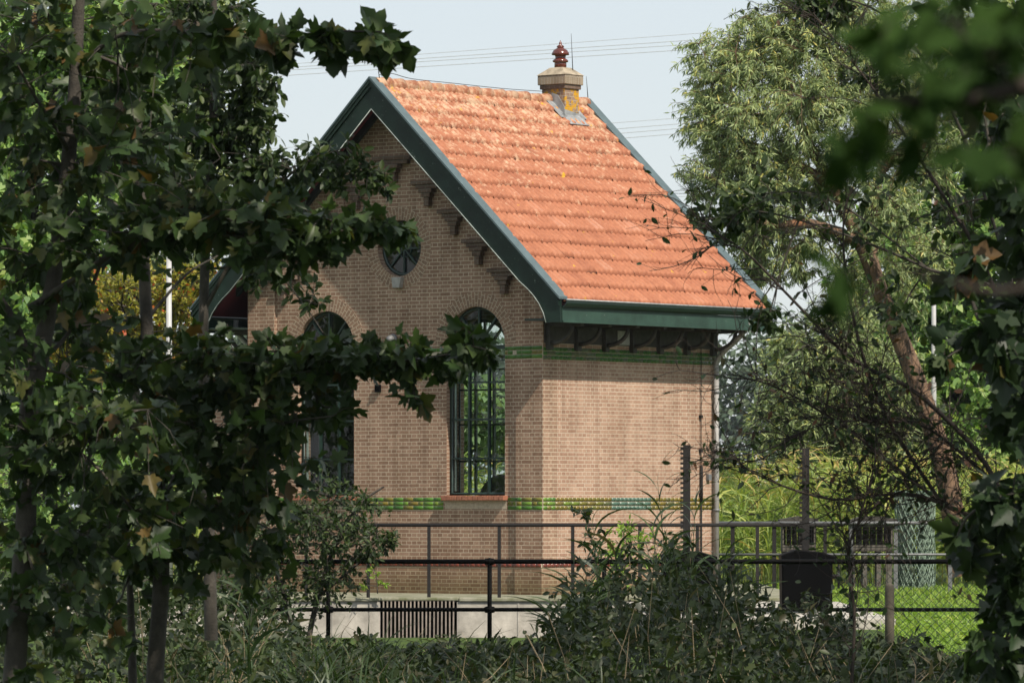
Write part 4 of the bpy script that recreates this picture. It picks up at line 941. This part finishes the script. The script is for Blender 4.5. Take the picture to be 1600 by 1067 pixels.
# --- right side: sycamore close by, out of focus spray, bare shrub
D = 27
def PR(a): return PL(a, D)
limbs = [(PL([(1790, 1270), (1800, 900), (1770, 500), (1740, 200), (1700, -200), (1640, -800), (1560, -1500)], D), .11, .03), (PL([(1785, 700), (1690, 640, -.3), (1600, 560, -.4), (1530, 500, -.5)], D), .022, .006),
         (PL([(1790, 900), (1700, 800, -.3), (1600, 770, -.5), (1520, 800, -.6), (1490, 850, -.6)], D), .020, .005), (PL([(1775, 560), (1680, 420, -.2), (1580, 300, -.4), (1500, 240, -.5)], D), .018, .005), (PL([(1740, 200), (1640, 100), (1540, 60), (1450, 20)], D), .022, .006), (PL([(1795, 1000), (1700, 930), (1600, 900, -.3)], D), .016, .005)]
blobs = [B(1605, 470, D, 60, 110, .6, .8), B(1560, 560, D-.4, 45, 70, .4, .45), B(1600, 640, D-.3, 60, 70, .5, .75), B(1580, 790, D-.4, 60, 55, .4, .65), B(1515, 850, D-.5, 30, 45, .3, .24), B(1590, 900, D-.3, 45, 70, .4, .7), B(1605, 300, D-.2, 75, 110, .6, .8), B(1560, 200, D-.3, 80, 80, .5, .5), B(1500, 60, D, 100, 60, .6, .6), B(1600, 100, D, 70, 110, .6, .8), B(1570, 1000, D-.2, 80, 60, .4, .5), B(1480, 560, D-.4, 20, 35, .2, .06), B(1500, 430, D-.4, 35, 60, .3, .18)]
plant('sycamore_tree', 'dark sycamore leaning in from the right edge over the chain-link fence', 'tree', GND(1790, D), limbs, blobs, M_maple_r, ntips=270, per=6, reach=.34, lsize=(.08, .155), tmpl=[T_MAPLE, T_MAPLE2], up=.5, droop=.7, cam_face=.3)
M_dark = tint_mat('sapling_leaf', [(0, (.018, .038, .010)), (1, (.034, .066, .015))], .95, .15, spec=.05)
D = 4.2
limbs = [(PL([(2900, 3600), (2750, 1500), (2300, 300), (1950, 80), (1700, 110), (1500, 160), (1350, 150)], D), .02, .003), (PL([(1950, 80), (1750, 300), (1600, 450), (1400, 420)], D), .006, .002), (PL([(2300, 300), (2000, 500), (1750, 640), (1640, 700)], D), .008, .002)]
blobs = [B(1340, 200, D, 60, 35, .10, .5), B(1430, 140, D, 80, 60, .12, 1.0), B(1540, 90, D, 90, 90, .12, 1.5), B(1480, 190, D, 70, 60, .1, .8), B(1580, 230, D, 60, 80, .1, .9), B(1330, 250, D, 35, 20, .08, .2), B(1300, 440, D, 26, 24, .06, .12), B(1390, 60, D, 60, 40, .1, .3), B(1620, 640, D, 20, 70, .1, .4), B(1520, 40, D, 80, 40, .1, .8)]
plant('sapling', 'blurred dark sapling spray close to the camera at upper right', 'sapling', GND(2900, D), limbs, blobs, M_dark, 'foliage', 'stem', bark=M_twig, ntips=50, per=3, reach=.03, lsize=(.022, .046), tmpl=[T_MAPLE2, T_OVAL], twig_r=.0008, up=.3, cam_face=.6)

def bare(name, label, cat, base, limbs, seeds, depth_j, leafmat, nleaf, lsize, bark, lv=(26, 7), length=(.9, .4), r=.008):
    """arching twiggy shrub: limbs, then side shoots that curl, then their own shoots"""
    root = empty(name, base); tag(root, label, cat); wood = NM(); allp = []
    cur = []
    for pts, r0, r1 in limbs: add_tubes(wood, pts[None], np.linspace(r0, r1, len(pts))[None], 6, .5); cur.append(pts)
    for level in range(2):
        nxt = []
        for pts in cur:
            n = lv[level]
            for _ in range(n):
                i = rng.integers(1, len(pts)-1) if len(pts) > 3 else 1
                tan = unit(pts[i]-pts[i-1]); dr = unit(tan*.8+rng.standard_normal(3)*.75+np.array([-.15, 0, .12])); ln = length[level]*rng.uniform(.35, 1.2); k = 7
                q = [pts[i]]; curl = rng.standard_normal(3)*.16
                for s_ in range(k-1):
                    dr = unit(dr+curl*.7+rng.standard_normal(3)*.16+np.array([0, 0, -.02])); q.append(q[-1]+dr*ln/(k-1))
                nxt.append(np.array(q))
        A = np.array(nxt); rr = r*(.62 if level == 0 else .36); add_tubes(wood, A, np.linspace(rr, rr*.45, A.shape[1])[None], 4 if level == 0 else 3, .5); cur = nxt; allp.append(A)
    wood.build('stems', bark, root, base, True)
    A = np.concatenate([a.reshape(-1, 3) for a in allp]); ix = rng.integers(0, len(A), nleaf); pos = A[ix]; n = nleaf
    ax = rng.standard_normal((n, 3)); ax[:, 2] -= .6; nr = rng.standard_normal((n, 3)); nr[:, 2] += .4
    cr = NM(); add_leaves(cr, T_OVAL, pos, ax, nr, rng.uniform(*lsize, n), np.clip(rng.normal(.5, .3, n), 0, 1)); cr.build('foliage', leafmat, root, base)
    return root
M_dry = tint_mat('thin_leaf', [(0, (.020, .040, .016)), (.7, (.040, .070, .022)), (.90, (.05, .045, .025)), (1, (.13, .06, .035))], .5, .3)
D = 36
limbs = [(PL([(1640, 1090), (1600, 860), (1480, 790), (1400, 730), (1310, 660), (1200, 600), (1130, 590)], D), .022, .004), (PL([(1620, 1000), (1560, 760), (1440, 620), (1330, 560), (1240, 470), (1160, 390), (1090, 352)], D), .024, .004),
         (PL([(1600, 860), (1440, 775), (1300, 780), (1180, 740), (1140, 700)], D), .018, .003), (PL([(1640, 900), (1600, 600), (1540, 420), (1470, 300), (1400, 190), (1350, 120), (1270, 20)], D), .024, .004), (PL([(1560, 760), (1480, 690), (1420, 660), (1300, 660), (1220, 690)], D), .016, .003),
         (PL([(1640, 1050), (1480, 800), (1380, 640), (1330, 480), (1320, 330), (1370, 230)], D), .020, .004), (PL([(1330, 1080), (1335, 960), (1326, 880), (1340, 820), (1420, 740), (1500, 640)], D), .014, .004), (PL([(1340, 820), (1370, 700), (1350, 600), (1300, 520)], D), .009, .003)]
bare('bare_shrub', 'twiggy half-bare shrub arching across the willow and reeds at right', 'shrub', GND(1640, D), limbs, 0, 0, M_dry, 1800, (.04, .075), M_twig, lv=(54, 6), length=(.66, .28), r=.0072)
# leafy sprays on the same side against the sky
D = 37
limbs = [(PL([(1700, 900), (1600, 500), (1450, 420), (1300, 360), (1180, 330), (1095, 345)], D), .016, .003), (PL([(1600, 500), (1500, 200), (1400, 40), (1300, -5), (1245, 5)], D), .014, .003), (PL([(1450, 420), (1330, 330), (1250, 300), (1180, 310), (1140, 300)], D), .008, .002)]
blobs = [B(1150, 330, D, 55, 35, .3, .7), B(1095, 345, D, 14, 12, .1, .12), B(1210, 300, D, 60, 40, .3, .4), B(1280, 10, D, 50, 22, .2, .7), B(1380, 90, D, 70, 60, .3, .7), B(1330, 330, D, 60, 60, .3, .4), B(1200, 500, D, 35, 20, .2, .3), B(1480, 330, D, 80, 100, .4, .8), B(1400, 500, D, 80, 60, .4, .4)]
plant('elder_bush', 'slender bush with broad dark leaf sprays beside the roof corner and sky at right', 'shrub', GND(1700, D), limbs, blobs, M_small, 'foliage', 'stems', ntips=210, per=7, reach=.24, lsize=(.06, .10), tmpl=T_OVAL, twig_r=.0028, cam_face=.3)

# --- willow and trees behind
D = 99
def cl(blobs): return blobs
limbs = [(PL([(1500, 900), (1478, 740), (1430, 590), (1385, 480), (1345, 380), (1300, 290), (1262, 220), (1230, 140)], D), .235, .06), (PL([(1385, 480), (1360, 380, 1), (1375, 270, 1.5), (1390, 150, 2)], D), .14, .04), (PL([(1300, 290), (1230, 250), (1160, 220), (1100, 190)], D), .12, .03), (PL([(1345, 380), (1270, 350, -.8), (1200, 350, -1), (1140, 320, -1)], D), .12, .03), (PL([(1262, 220), (1290, 100), (1320, 20)], D), .08, .03), (PL([(1375, 270, 1.5), (1450, 180, 2), (1500, 60, 2.5)], D), .10, .03)]
wb = [B(1120, 110, D, 55, 60, .9, .7), B(1180, 90, D, 70, 70, 1.1, 1), B(1250, 60, D, 80, 70, 1.2, 1.2), B(1320, 30, D, 90, 70, 1.3, 1.3), B(1120, 190, D, 60, 55, .9, .8), B(1200, 180, D-.5, 90, 80, 1.2, 1.4), B(1290, 160, D-.7, 90, 90, 1.3, 1.5), B(1370, 130, D, 80, 90, 1.3, 1.2), B(1130, 270, D, 70, 60, 1, 1), B(1200, 290, D-.5, 80, 70, 1.1, 1.2), B(1270, 280, D+.8, 80, 70, 1.1, 1), B(1170, 370, D, 60, 55, .9, .8), B(1240, 390, D, 70, 50, 1, .8), B(1180, 430, D, 40, 30, .6, .3), B(1440, 90, D+1, 90, 90, 1.4, 1.2), B(1520, 50, D+2, 100, 90, 1.5, 1.2), B(1430, 230, D+1.5, 80, 90, 1.2, 1), B(1300, -60, D, 140, 70, 1.5, .8), B(1260, -30, D, 80, 50, 1, .5), B(1390, 330, D-1.2, 60, 80, .8, .6), B(1440, 420, D-1, 60, 80, .8, .5), B(1330, 440, D+1, 50, 60, .8, .4)]
plant('willow_tree', 'leaning willow with silvery green crown and sunlit brown trunk right of the house', 'tree', GND(1500, D), limbs, wb, M_willow, bark=M_bark_w, ntips=4400, per=30, reach=.55, lsize=(.09, .165), tmpl=T_THIN, twig_r=.007, droop=.8, up=.75, cam_face=.5, twig_n=3)
D = 124
def simple_tree(label, px, d, blobs, leaf, ntips, per, ls, tm=T_QUAD, name='broadleaf_tree', group='trees behind the house', rr=.16, bark=None, limbs=None, **kw):
    top = min((b[0][2] for b in blobs), default=3); hi = max(b[0][2] for b in blobs)
    g = GND(px, d); L_ = limbs or [(spline([g, g+np.array([.1, 0, hi*.35]), g+np.array([-.1, .2, hi*.7]), g+np.array([0, 0, hi])], 5), rr, rr*.3)]
    return plant(name, label, 'tree' if 'tree' in name else 'bush', g, L_, blobs, leaf, ntips=ntips, per=per, reach=.6, lsize=ls, tmpl=tm, twig_r=.012, twig_n=3, bark=bark, group=group, **kw)
simple_tree('sunlit yellow-green tree filling the gap behind the willow trunk at right', 1490, 121, [B(1430, 420, 121, 110, 120, 2, 1.2), B(1540, 350, 121, 120, 150, 2, 1.5), B(1470, 580, 121, 120, 100, 2, 1.2), B(1600, 560, 121, 110, 150, 2, 1.2), B(1380, 620, 121, 80, 80, 1.6, .8), B(1640, 200, 121, 120, 200, 2.5, 1.4), B(1500, 690, 121, 150, 50, 1.8, .9), B(1560, 150, 121, 90, 120, 2, .9)], M_sunleaf, 3000, 14, (.18, .32))
simple_tree('grey-green willow scrub behind the reeds, between the house and leaning trunk', 1290, 116, [B(1270, 600, 116, 85, 95, 1.6, 1.5), B(1350, 600, 116, 85, 110, 1.6, 1.5), B(1230, 660, 116, 60, 70, 1.3, .9), B(1310, 690, 116, 110, 55, 1.5, 1), B(1410, 680, 116, 70, 80, 1.4, .8), B(1320, 510, 116, 50, 50, 1, .5), B(1215, 545, 116, 30, 30, .6, .15)], M_willow, 1500, 14, (.13, .24), T_THIN, name='willow_scrub')
simple_tree('tall light green tree behind the sycamores at the far left', 60, 108, [B(40, 80, 108, 160, 160, 2.5, 1.5), B(180, 60, 108, 130, 130, 2.2, 1.2), B(-60, 300, 108, 160, 200, 2.5, 1.5), B(100, 260, 108, 140, 130, 2.2, 1.4), B(60, 460, 108, 130, 130, 2.2, 1.2), B(60, 640, 108, 130, 110, 2, 1), B(-80, 620, 108, 120, 150, 2, 1)], M_sunleaf, 2600, 13, (.17, .31))
simple_tree('pale green feathery tree showing between the dark leaves left of the sky', 262, 118, [B(270, 90, 118, 80, 120, 2, 1.2), B(340, 30, 118, 42, 60, 1.2, .45), B(290, 250, 118, 70, 90, 1.8, 1), B(330, 180, 118, 40, 60, 1.2, .4), B(250, 380, 118, 80, 80, 1.8, .9), B(300, 380, 118, 50, 70, 1.2, .4), B(230, -30, 118, 100, 80, 2, .8), B(230, 700, 118, 140, 90, 2, .8)], M_willow, 1500, 13, (.15, .28), T_THIN)
simple_tree('yellow tree with orange berries behind the lean-to at left', 215, 100, [B(190, 480, 100, 95, 65, 1.6, 1.4), B(290, 470, 100, 60, 55, 1.3, .9), B(130, 540, 100, 70, 50, 1.3, .8), B(250, 540, 100, 80, 45, 1.3, .8), B(320, 430, 100, 30, 25, .7, .2)], M_rowan, 900, 20, (.07, .13), T_QUAD, name='rowan_tree')
simple_tree('low green bushes behind the house, seen through its right arched window', 720, 112, [B(700, 640, 112, 130, 70, 2, 1.2), B(800, 660, 112, 120, 60, 2, 1), B(600, 600, 112, 120, 80, 2, 1), B(480, 640, 112, 130, 90, 2, 1), B(880, 690, 112, 80, 50, 1.5, .5)], M_scrub, 900, 12, (.16, .28), name='scrub_bush')
simple_tree('bright sunlit bush low behind the sycamore stems at left', 90, 78, [B(40, 760, 78, 110, 60, 1.2, 1), B(180, 730, 78, 90, 60, 1.1, .9), B(330, 770, 78, 80, 50, 1, .6), B(60, 860, 78, 120, 50, 1.2, .8)], M_sunleaf, 650, 10, (.09, .16), name='sunlit_bush')

for lx, ly, lh, lab in ((-24, 76, 9, 'rounded green tree mirrored in the left arched window'), (-27, 85, 10.5, 'taller green tree mirrored in the right arched window')):
    g = GND(800, ly)+np.array([lx, 0, 0]); bl = [(g+np.array([rng.normal(0, 1.6), rng.normal(0, 2), lh*q]), np.array([2.4, 2.6, 1.7]), 1) for q in (.2, .35, .5, .65, .8, .9)]
    plant('broadleaf_tree', lab, 'tree', g, [(spline([g, g+[0, .1, lh*.5], g+[.1, 0, lh*.95]], 6), .17, .05)], bl, M_sunleaf, ntips=620, per=11, reach=.6, lsize=(.18, .32), tmpl=T_QUAD, twig_r=.012, twig_n=3, group='trees left of the house')

# far woodland fading in the haze
FWN = NM(); pos = []; D = 600
for i in range(46):
    x = -250+i*12+rng.uniform(-2, 2); d = D+rng.uniform(-25, 35); h = rng.uniform(22, 28)
    for _ in range(9):
        c = (x+rng.uniform(-6, 6), d+rng.uniform(-5, 5), h*rng.uniform(.30, .92)); pos.append(ball(330, c, (5.2, 4, 3.8)))
    pos.append(ball(600, (x, d, 5), (8, 5, 6)))
pos = np.concatenate(pos); n = len(pos); nr = rng.standard_normal((n, 3)); nr[:, 2] += .8; ax = rng.standard_normal((n, 3)); ax[:, 2] -= .3
add_leaves(FWN, T_QUAD, pos, ax, nr, rng.uniform(.7, 1.25, n), np.clip(rng.normal(.5, .25, n), 0, 1))
tag(FWN.build('far_woodland', M_far), 'far bluish line of trees fading in haze beyond the reeds', 'woodland', kind='stuff')

# reeds
def blades(nm, base, lean, h, w, tint, seg=5, curve=.5):
    """arching strips: base N x 3, lean N x 2 direction, heights, widths"""
    n = len(base); u = np.linspace(0, 1, seg); ln = unit(np.concatenate([lean, np.zeros((n, 1))], 1)); sd = np.stack([-ln[:, 1], ln[:, 0], 0*ln[:, 0]], 1)
    tw_ = rng.uniform(-1.2, 1.2, (n, 1)); sd = unit(sd*np.cos(tw_)+np.array([0, 0, 1.])*np.sin(tw_))
    amt = (np.broadcast_to(curve, (n,)))[:, None]
    hor = amt*u[None]**2*h[:, None]; ver = h[:, None]*(u[None]-.35*amt*u[None]**3)
    ctr = base[:, None]+ln[:, None]*hor[..., None]+np.array([0, 0, 1.])[None, None]*ver[..., None]
    wd = w[:, None]*np.clip(1.15*(1-u[None]**2.2), .05, 1)*.5*np.clip(.45+u[None]*3, 0, 1)
    V = np.stack([ctr-sd[:, None]*wd[..., None], ctr+sd[:, None]*wd[..., None]], 2).reshape(n, -1, 3)
    q = np.array([(2*i, 2*i+1, 2*i+3, 2*i+2) for i in range(seg-1)])
    nm.add(V, [(np.arange(n)[:, None, None]*seg*2+q[None]).reshape(-1, 4)], np.repeat(tint, seg*2))
RB = NM(); n = 1900
x = np.concatenate([rng.uniform(3.9, 15, 1400), rng.uniform(-8, 4.5, 500)]); y = rng.uniform(99, 112, n); stem = np.stack([x, y, 0*x], 1); hh = rng.uniform(1.5, 2.55, n)*(1-.12*(y < 102))
dirs = rng.standard_normal((n, 2)); blades(RB, stem, dirs, hh, np.full(n, .03), np.clip(rng.normal(.7, .2, n), 0, 1), 4, .08)
per = 14; ti = np.repeat(np.arange(n), per); k = rng.uniform(.12, .97, n*per); b = stem[ti].copy(); b[:, 2] = hh[ti]*k
lean = dirs[ti]*.3+rng.standard_normal((n*per, 2)); blades(RB, b, lean, rng.uniform(.35, .75, n*per), rng.uniform(.024, .048, n*per), np.clip(rng.normal(.42, .25, n*per)+.3*(k > .9), 0, 1), 5, rng.uniform(.7, 1.7, n*per))
# plumes
i_ = rng.random(n) < .35; pb = stem[i_].copy(); pb[:, 2] = hh[i_]*.96; m_ = len(pb)
for _ in range(5): blades(RB, pb, rng.standard_normal((m_, 2)), rng.uniform(.18, .30, m_), np.full(m_, .035), np.clip(rng.normal(.97, .03, m_), 0, 1), 3, .7)
tag(RB.build('reed_bed', M_reed), 'tall sunlit yellow-green reed bed behind the grey rail', 'reeds', kind='stuff')

# lawn
GR_ = NM(); n = 52000
yy = 53+(rng.random(n)**1.5)*46; xx = rng.uniform(4.6, 13, n)*1.0; ok_ = xx < .105*yy+1.0; xx, yy = xx[ok_], yy[ok_]; n = len(xx)
pat = np.sin(xx*2.1+np.sin(yy*.9)*1.3)*np.sin(yy*.7+xx)
blades(GR_, np.stack([xx, yy, 0*xx], 1), rng.standard_normal((n, 2)), rng.uniform(.05, .14, n)*(1+.5*(pat > .3)), rng.uniform(.012, .022, n), np.clip(.45+.2*pat+.22*rng.standard_normal(n), 0, 1), 3, rng.uniform(.2, 1, n))
nl = 2600; lx = rng.uniform(4.7, 12, nl); ly = rng.uniform(54, 70, nl); pp = np.stack([lx, ly, rng.uniform(.03, .2, nl)], 1); nr = rng.standard_normal((nl, 3))*.5; nr[:, 2] += 1
add_leaves(GR_, T_OVAL_S, pp, rng.standard_normal((nl, 3))*[1, 1, .3], nr, rng.uniform(.05, .11, nl), rng.random(nl)*.8)
tag(GR_.build('lawn_grass', M_grass), 'bright sunlit grass behind the chain-link mesh', 'grass', kind='stuff')

# undergrowth bank along the bottom: brambles, nettles, long grass
prof = np.array([(-60, 885), (100, 900), (250, 905), (350, 925), (430, 945), (500, 985), (560, 1012), (600, 1016), (660, 1000), (720, 1012), (800, 1006), (860, 960), (905, 880), (960, 905), (1020, 880), (1090, 865), (1150, 890), (1200, 915), (1250, 935), (1300, 950), (1340, 975), (1400, 1010), (1500, 1015), (1700, 1000)], float)
UG = NM(); US = NM(); n = 23000
d = rng.uniform(39.5, 49.5, n); px = rng.uniform(-60, 1700, n)
topz = lambda px, d: (ZC+(HY-(np.interp(px, prof[:, 0], prof[:, 1])))*46/F)*(.80+.30*np.sin(px*.031+1.3*d)*np.sin(px*.0137-.9*d+2)+.18*np.sin(px*.083+2.7*d))
zt = np.maximum(topz(px, d)*np.clip(1-(np.abs(d-46.5)/8.5)**2, .33, 1), .15); z = zt*rng.random(n)**.55+.03*rng.standard_normal(n)
pos = np.stack([(px-800)*d/F, d, np.maximum(z, .02)], 1)
clump = np.sin(px*.045+d*2.1)*np.sin(px*.021-d*1.3); keep = rng.random(n) < .72+.35*clump; pos = pos[keep]; n = len(pos)
ax = rng.standard_normal((n, 3)); ax[:, 2] -= .35; nr = rng.standard_normal((n, 3))*.6; nr[:, 2] += .6; nr[:, 1] -= .35
sp_ = np.sin(pos[:, 0]*3.1+pos[:, 1]*.7)+.5*rng.standard_normal(n)        # species come in patches
for lo_, hi_, T_, s0_, s1_, m0_ in ((-9, -.5, T_OVAL, .05, .11, .55), (-.5, .25, T_OVAL_S, .03, .06, .35), (.25, .8, T_MAPLE2, .05, .10, .45), (.8, 9, T_THIN, .09, .20, .62)):
    q_ = (sp_ >= lo_) & (sp_ < hi_); k_ = int(q_.sum()); add_leaves(UG, T_, pos[q_], ax[q_], nr[q_], rng.uniform(s0_, s1_, k_), np.clip(rng.normal(m0_, .33, k_), 0, 1))
nd = 170; dpx = rng.uniform(150, 1500, nd); dd = rng.uniform(40, 48, nd); b0 = np.stack([(dpx-800)*dd/F, dd, 0*dd], 1); hh_ = np.maximum(topz(dpx, dd), .4)*rng.uniform(.6, 1.15, nd); t0_ = b0+np.stack([rng.normal(0, .22, nd), rng.normal(0, .15, nd), hh_], 1)
DS = NM(); add_tubes(DS, np.stack([b0, (b0+t0_)/2+rng.normal(0, .05, (nd, 3)), t0_], 1), np.array([[.004, .003, .0015]]), 4, rng.random())
tag(DS.build('dead_stems', plain('dead_stem', (.30, .23, .14), .8, var=.5, scale=3)), 'dry straw-coloured stems standing in the bottom undergrowth', 'stems', kind='stuff')
# taller shoots standing out of the bank
ns = 330; spx = rng.uniform(520, 1420, ns); sd_ = rng.uniform(43.5, 48.5, ns); zt = np.maximum(topz(spx, sd_), .3)*rng.uniform(.7, 1.25, ns)
b = np.stack([(spx-800)*sd_/F, sd_, 0*sd_], 1); tip = b+np.stack([rng.normal(0, .12, ns), rng.normal(0, .12, ns), zt], 1); md = (b+tip)/2+rng.normal(0, .05, (ns, 3))
PT = np.stack([b, .5*b+.5*md, md, .5*md+.5*tip, tip], 1); add_tubes(US, PT, np.linspace(.006, .002, 5)[None], 4, .8)
per = 16; ti = np.repeat(np.arange(ns), per); k = rng.uniform(.35, 1.02, ns*per)[:, None]; pos = b[ti]*(1-k)**2+2*md[ti]*k*(1-k)+tip[ti]*k**2; n = len(pos)
ax = rng.standard_normal((n, 3)); ax[:, 2] -= .25; nr = rng.standard_normal((n, 3))*.5; nr[:, 2] += .6; nr[:, 1] -= .4
add_leaves(UG, T_OVAL, pos, ax, nr, rng.uniform(.04, .10, n), np.clip(rng.normal(.5, .25, n), 0, 1))
add_tubes(UG, PT, np.linspace(.006, .002, 5)[None], 4, .97)
tag(UG.build('undergrowth', M_under), 'dark tangle of brambles and nettles along the bottom', 'undergrowth', kind='stuff')
# long grass at lower left
LG = NM(); n = 620; px = np.concatenate([rng.uniform(220, 640, 420), rng.uniform(640, 1400, 200)]); d = rng.uniform(39, 47.5, n); b = np.stack([(px-800)*d/F, d, 0*d], 1)
blades(LG, b, rng.standard_normal((n, 2))+[.4, 0], rng.uniform(.25, .75, n), rng.uniform(.010, .020, n), np.clip(rng.normal(.45, .28, n), 0, 1), 6, rng.uniform(.25, 1.1, n))
tag(LG.build('long_grass', M_reed_f), 'long arching grass blades along the bottom edge', 'grass', kind='stuff')

# single reed plants in front
def reed_plant(px, ytop, d, label, stems=3, seed=0, lw=.036, ll=(.34, .62)):
    base = GND(px, d); r = empty('reed_plant', base); tag(r, label, 'reed', 'reeds growing by the black railing'); st = NM(); lf = NM(); h0 = P(px, ytop, d)[2]
    for i in range(stems):
        b = base+np.array([rng.normal(0, .10), rng.normal(0, .10), 0]); h = h0*(1 if i == 0 else rng.uniform(.6, .95)); tip = b+np.array([rng.normal(.0, .10), rng.normal(0, .08), h])
        pts = spline([b, (b+tip)/2+np.array([.02, 0, 0]), tip], 5); add_tubes(st, pts[None], np.linspace(.006, .002, len(pts))[None], 5, .5)
        m = 17; k = np.linspace(.35, 1.0, m); lb = np.array([pts[min(int(q*(len(pts)-1)), len(pts)-1)] for q in k])
        sgn = np.where(np.arange(m) % 2 == 0, 1, -1)[:, None]; lean = np.concatenate([sgn*.9-.25, rng.normal(0, .35, (m, 1))], 1)
        blades(lf, lb, lean, rng.uniform(*ll, m)*(.75+.4*(1-k)), np.full(m, lw)*rng.uniform(.7, 1.2, m), np.clip(rng.normal(.4, .2, m), 0, 1), 8, rng.uniform(.45, 1.1, m))
    st.build('stalk', M_reed_f, r, base); lf.build('blades', M_reed_f, r, base)
reed_plant(1062, 752, 49, 'tallest dark reed, arching before the left toothed rack', 4)
reed_plant(935, 815, 48, 'dark reed rising before the corner of the brick house', 3)
reed_plant(1005, 870, 47, 'short reed between the two taller reeds by the railing', 3)
reed_plant(890, 920, 46.5, 'low reed spreading over the concrete quay below the house corner', 4)
reed_plant(392, 890, 41, 'pale reed at lower left before the fine-leaved shrub', 1, lw=.04)
reed_plant(1130, 880, 47, 'broad reed between the two sluice gate boxes', 4)
# climbing shoot with broad leaves
D = 49.5; limbs = [(PL([(940, 1060), (935, 950), (930, 870), (918, 820), (905, 792)], D), .008, .003), (PL([(935, 950), (960, 900), (985, 850)], D), .005, .002)]
plant('bramble_shoot', 'dark leafy bramble shoot climbing before the sunlit brick side wall', 'bramble', GND(940, D), limbs, [B(912, 800, D, 18, 14, .1, .5), B(928, 840, D, 24, 22, .1, .7), B(935, 890, D, 35, 30, .15, 1), B(985, 860, D, 30, 20, .15, .6), B(1040, 850, D, 40, 25, .2, .7), B(960, 920, D, 50, 30, .2, 1)], M_under, 'foliage', 'stem', ntips=60, per=6, reach=.14, lsize=(.045, .09), tmpl=T_OVAL, twig_r=.0025)
plant('young_shrub', 'fresh light green weed growing in the sun beside the house corner', 'weed', P(965, 940, 72)*np.array([1, 1, 0])+[0, 0, .1], [(PL([(965, 928), (968, 880), (975, 830)], 72), .012, .004)], [B(965, 860, 72, 28, 40, .25, 1), B(975, 830, 72, 25, 20, .2, .5), B(1010, 850, 72, 25, 30, .2, .6), B(960, 910, 72, 40, 25, .3, .8)], M_grass, 'foliage', 'stem', ntips=70, per=7, reach=.2, lsize=(.05, .10), tmpl=T_OVAL, twig_r=.003)
plant('young_shrub', 'tiny bright weed sprouting on the quay edge at a rail post', 'weed', P(590, 928, 77.3), [(PL([(590, 927), (588, 900), (582, 880)], 77.3), .008, .003)], [B(582, 890, 77.3, 10, 14, .1, 1), B(568, 915, 77.3, 12, 8, .1, .7), B(600, 912, 77.3, 14, 8, .1, .7)], M_grass, 'foliage', 'stem', ntips=24, per=6, reach=.1, lsize=(.03, .07), tmpl=T_OVAL, twig_r=.002)

# high crowns of the wood in which the photographer stands: they shade the foreground
def shade_tree(x, y, h, r, label, n=500):
    g = np.array([x, y, 0.]); bl = [(g+np.array([rng.normal(0, r*.45), rng.normal(0, r*.45), h*rng.uniform(.62, 1.05)]), np.array([r*.55, r*.55, r*.40]), 1) for _ in range(9)]
    bl += [(g+np.array([0, 0, h*.85]), np.array([r*.8, r*.8, r*.4]), 2)]
    lim = [(spline([g, g+[.1, .1, h*.4], g+[-.1, .2, h*.9]], 6), .2, .06)]+[(spline([g+[0, 0, h*.5], (g+[0, 0, h*.55]+b[0])/2, b[0]], 4), .07, .02) for b in bl[:9]]
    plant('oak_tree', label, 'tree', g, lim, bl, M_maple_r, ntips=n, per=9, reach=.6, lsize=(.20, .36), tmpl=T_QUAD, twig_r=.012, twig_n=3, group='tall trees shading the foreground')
for i, (x, y, h, r) in enumerate(((3.5, 27, 11, 4.6), (7.5, 37, 12, 4.4), (9.5, 30, 14, 5.0), (-5.5, 30, 12.5, 4.2), (4.2, 12, 10, 4.5), (5.5, -3.5, 10, 4.5))):
    if abs(x) < .1*y+.9: x = (.1*y+1.2)
    shade_tree(x, y, h, r, 'tall dense tree of the wood edge casting shade from above the picture', 300 if y == 27 else 480)

# ------------------------------------------------------------------ air
hm, hn, ho = mat('haze_air'); pv = hn.nodes.new('ShaderNodeVolumePrincipled'); pv.inputs['Density'].default_value = .00009; pv.inputs['Color'].default_value = (.86, .93, 1, 1); pv.inputs['Anisotropy'].default_value = .2
hn.links.new(pv.outputs[0], ho.inputs['Volume'])
mb = MB(); mb.box(-1560, 1560, -360, 1560, -2.4, 26); o = mb.build('haze', hm); tag(o, kind='stuff')
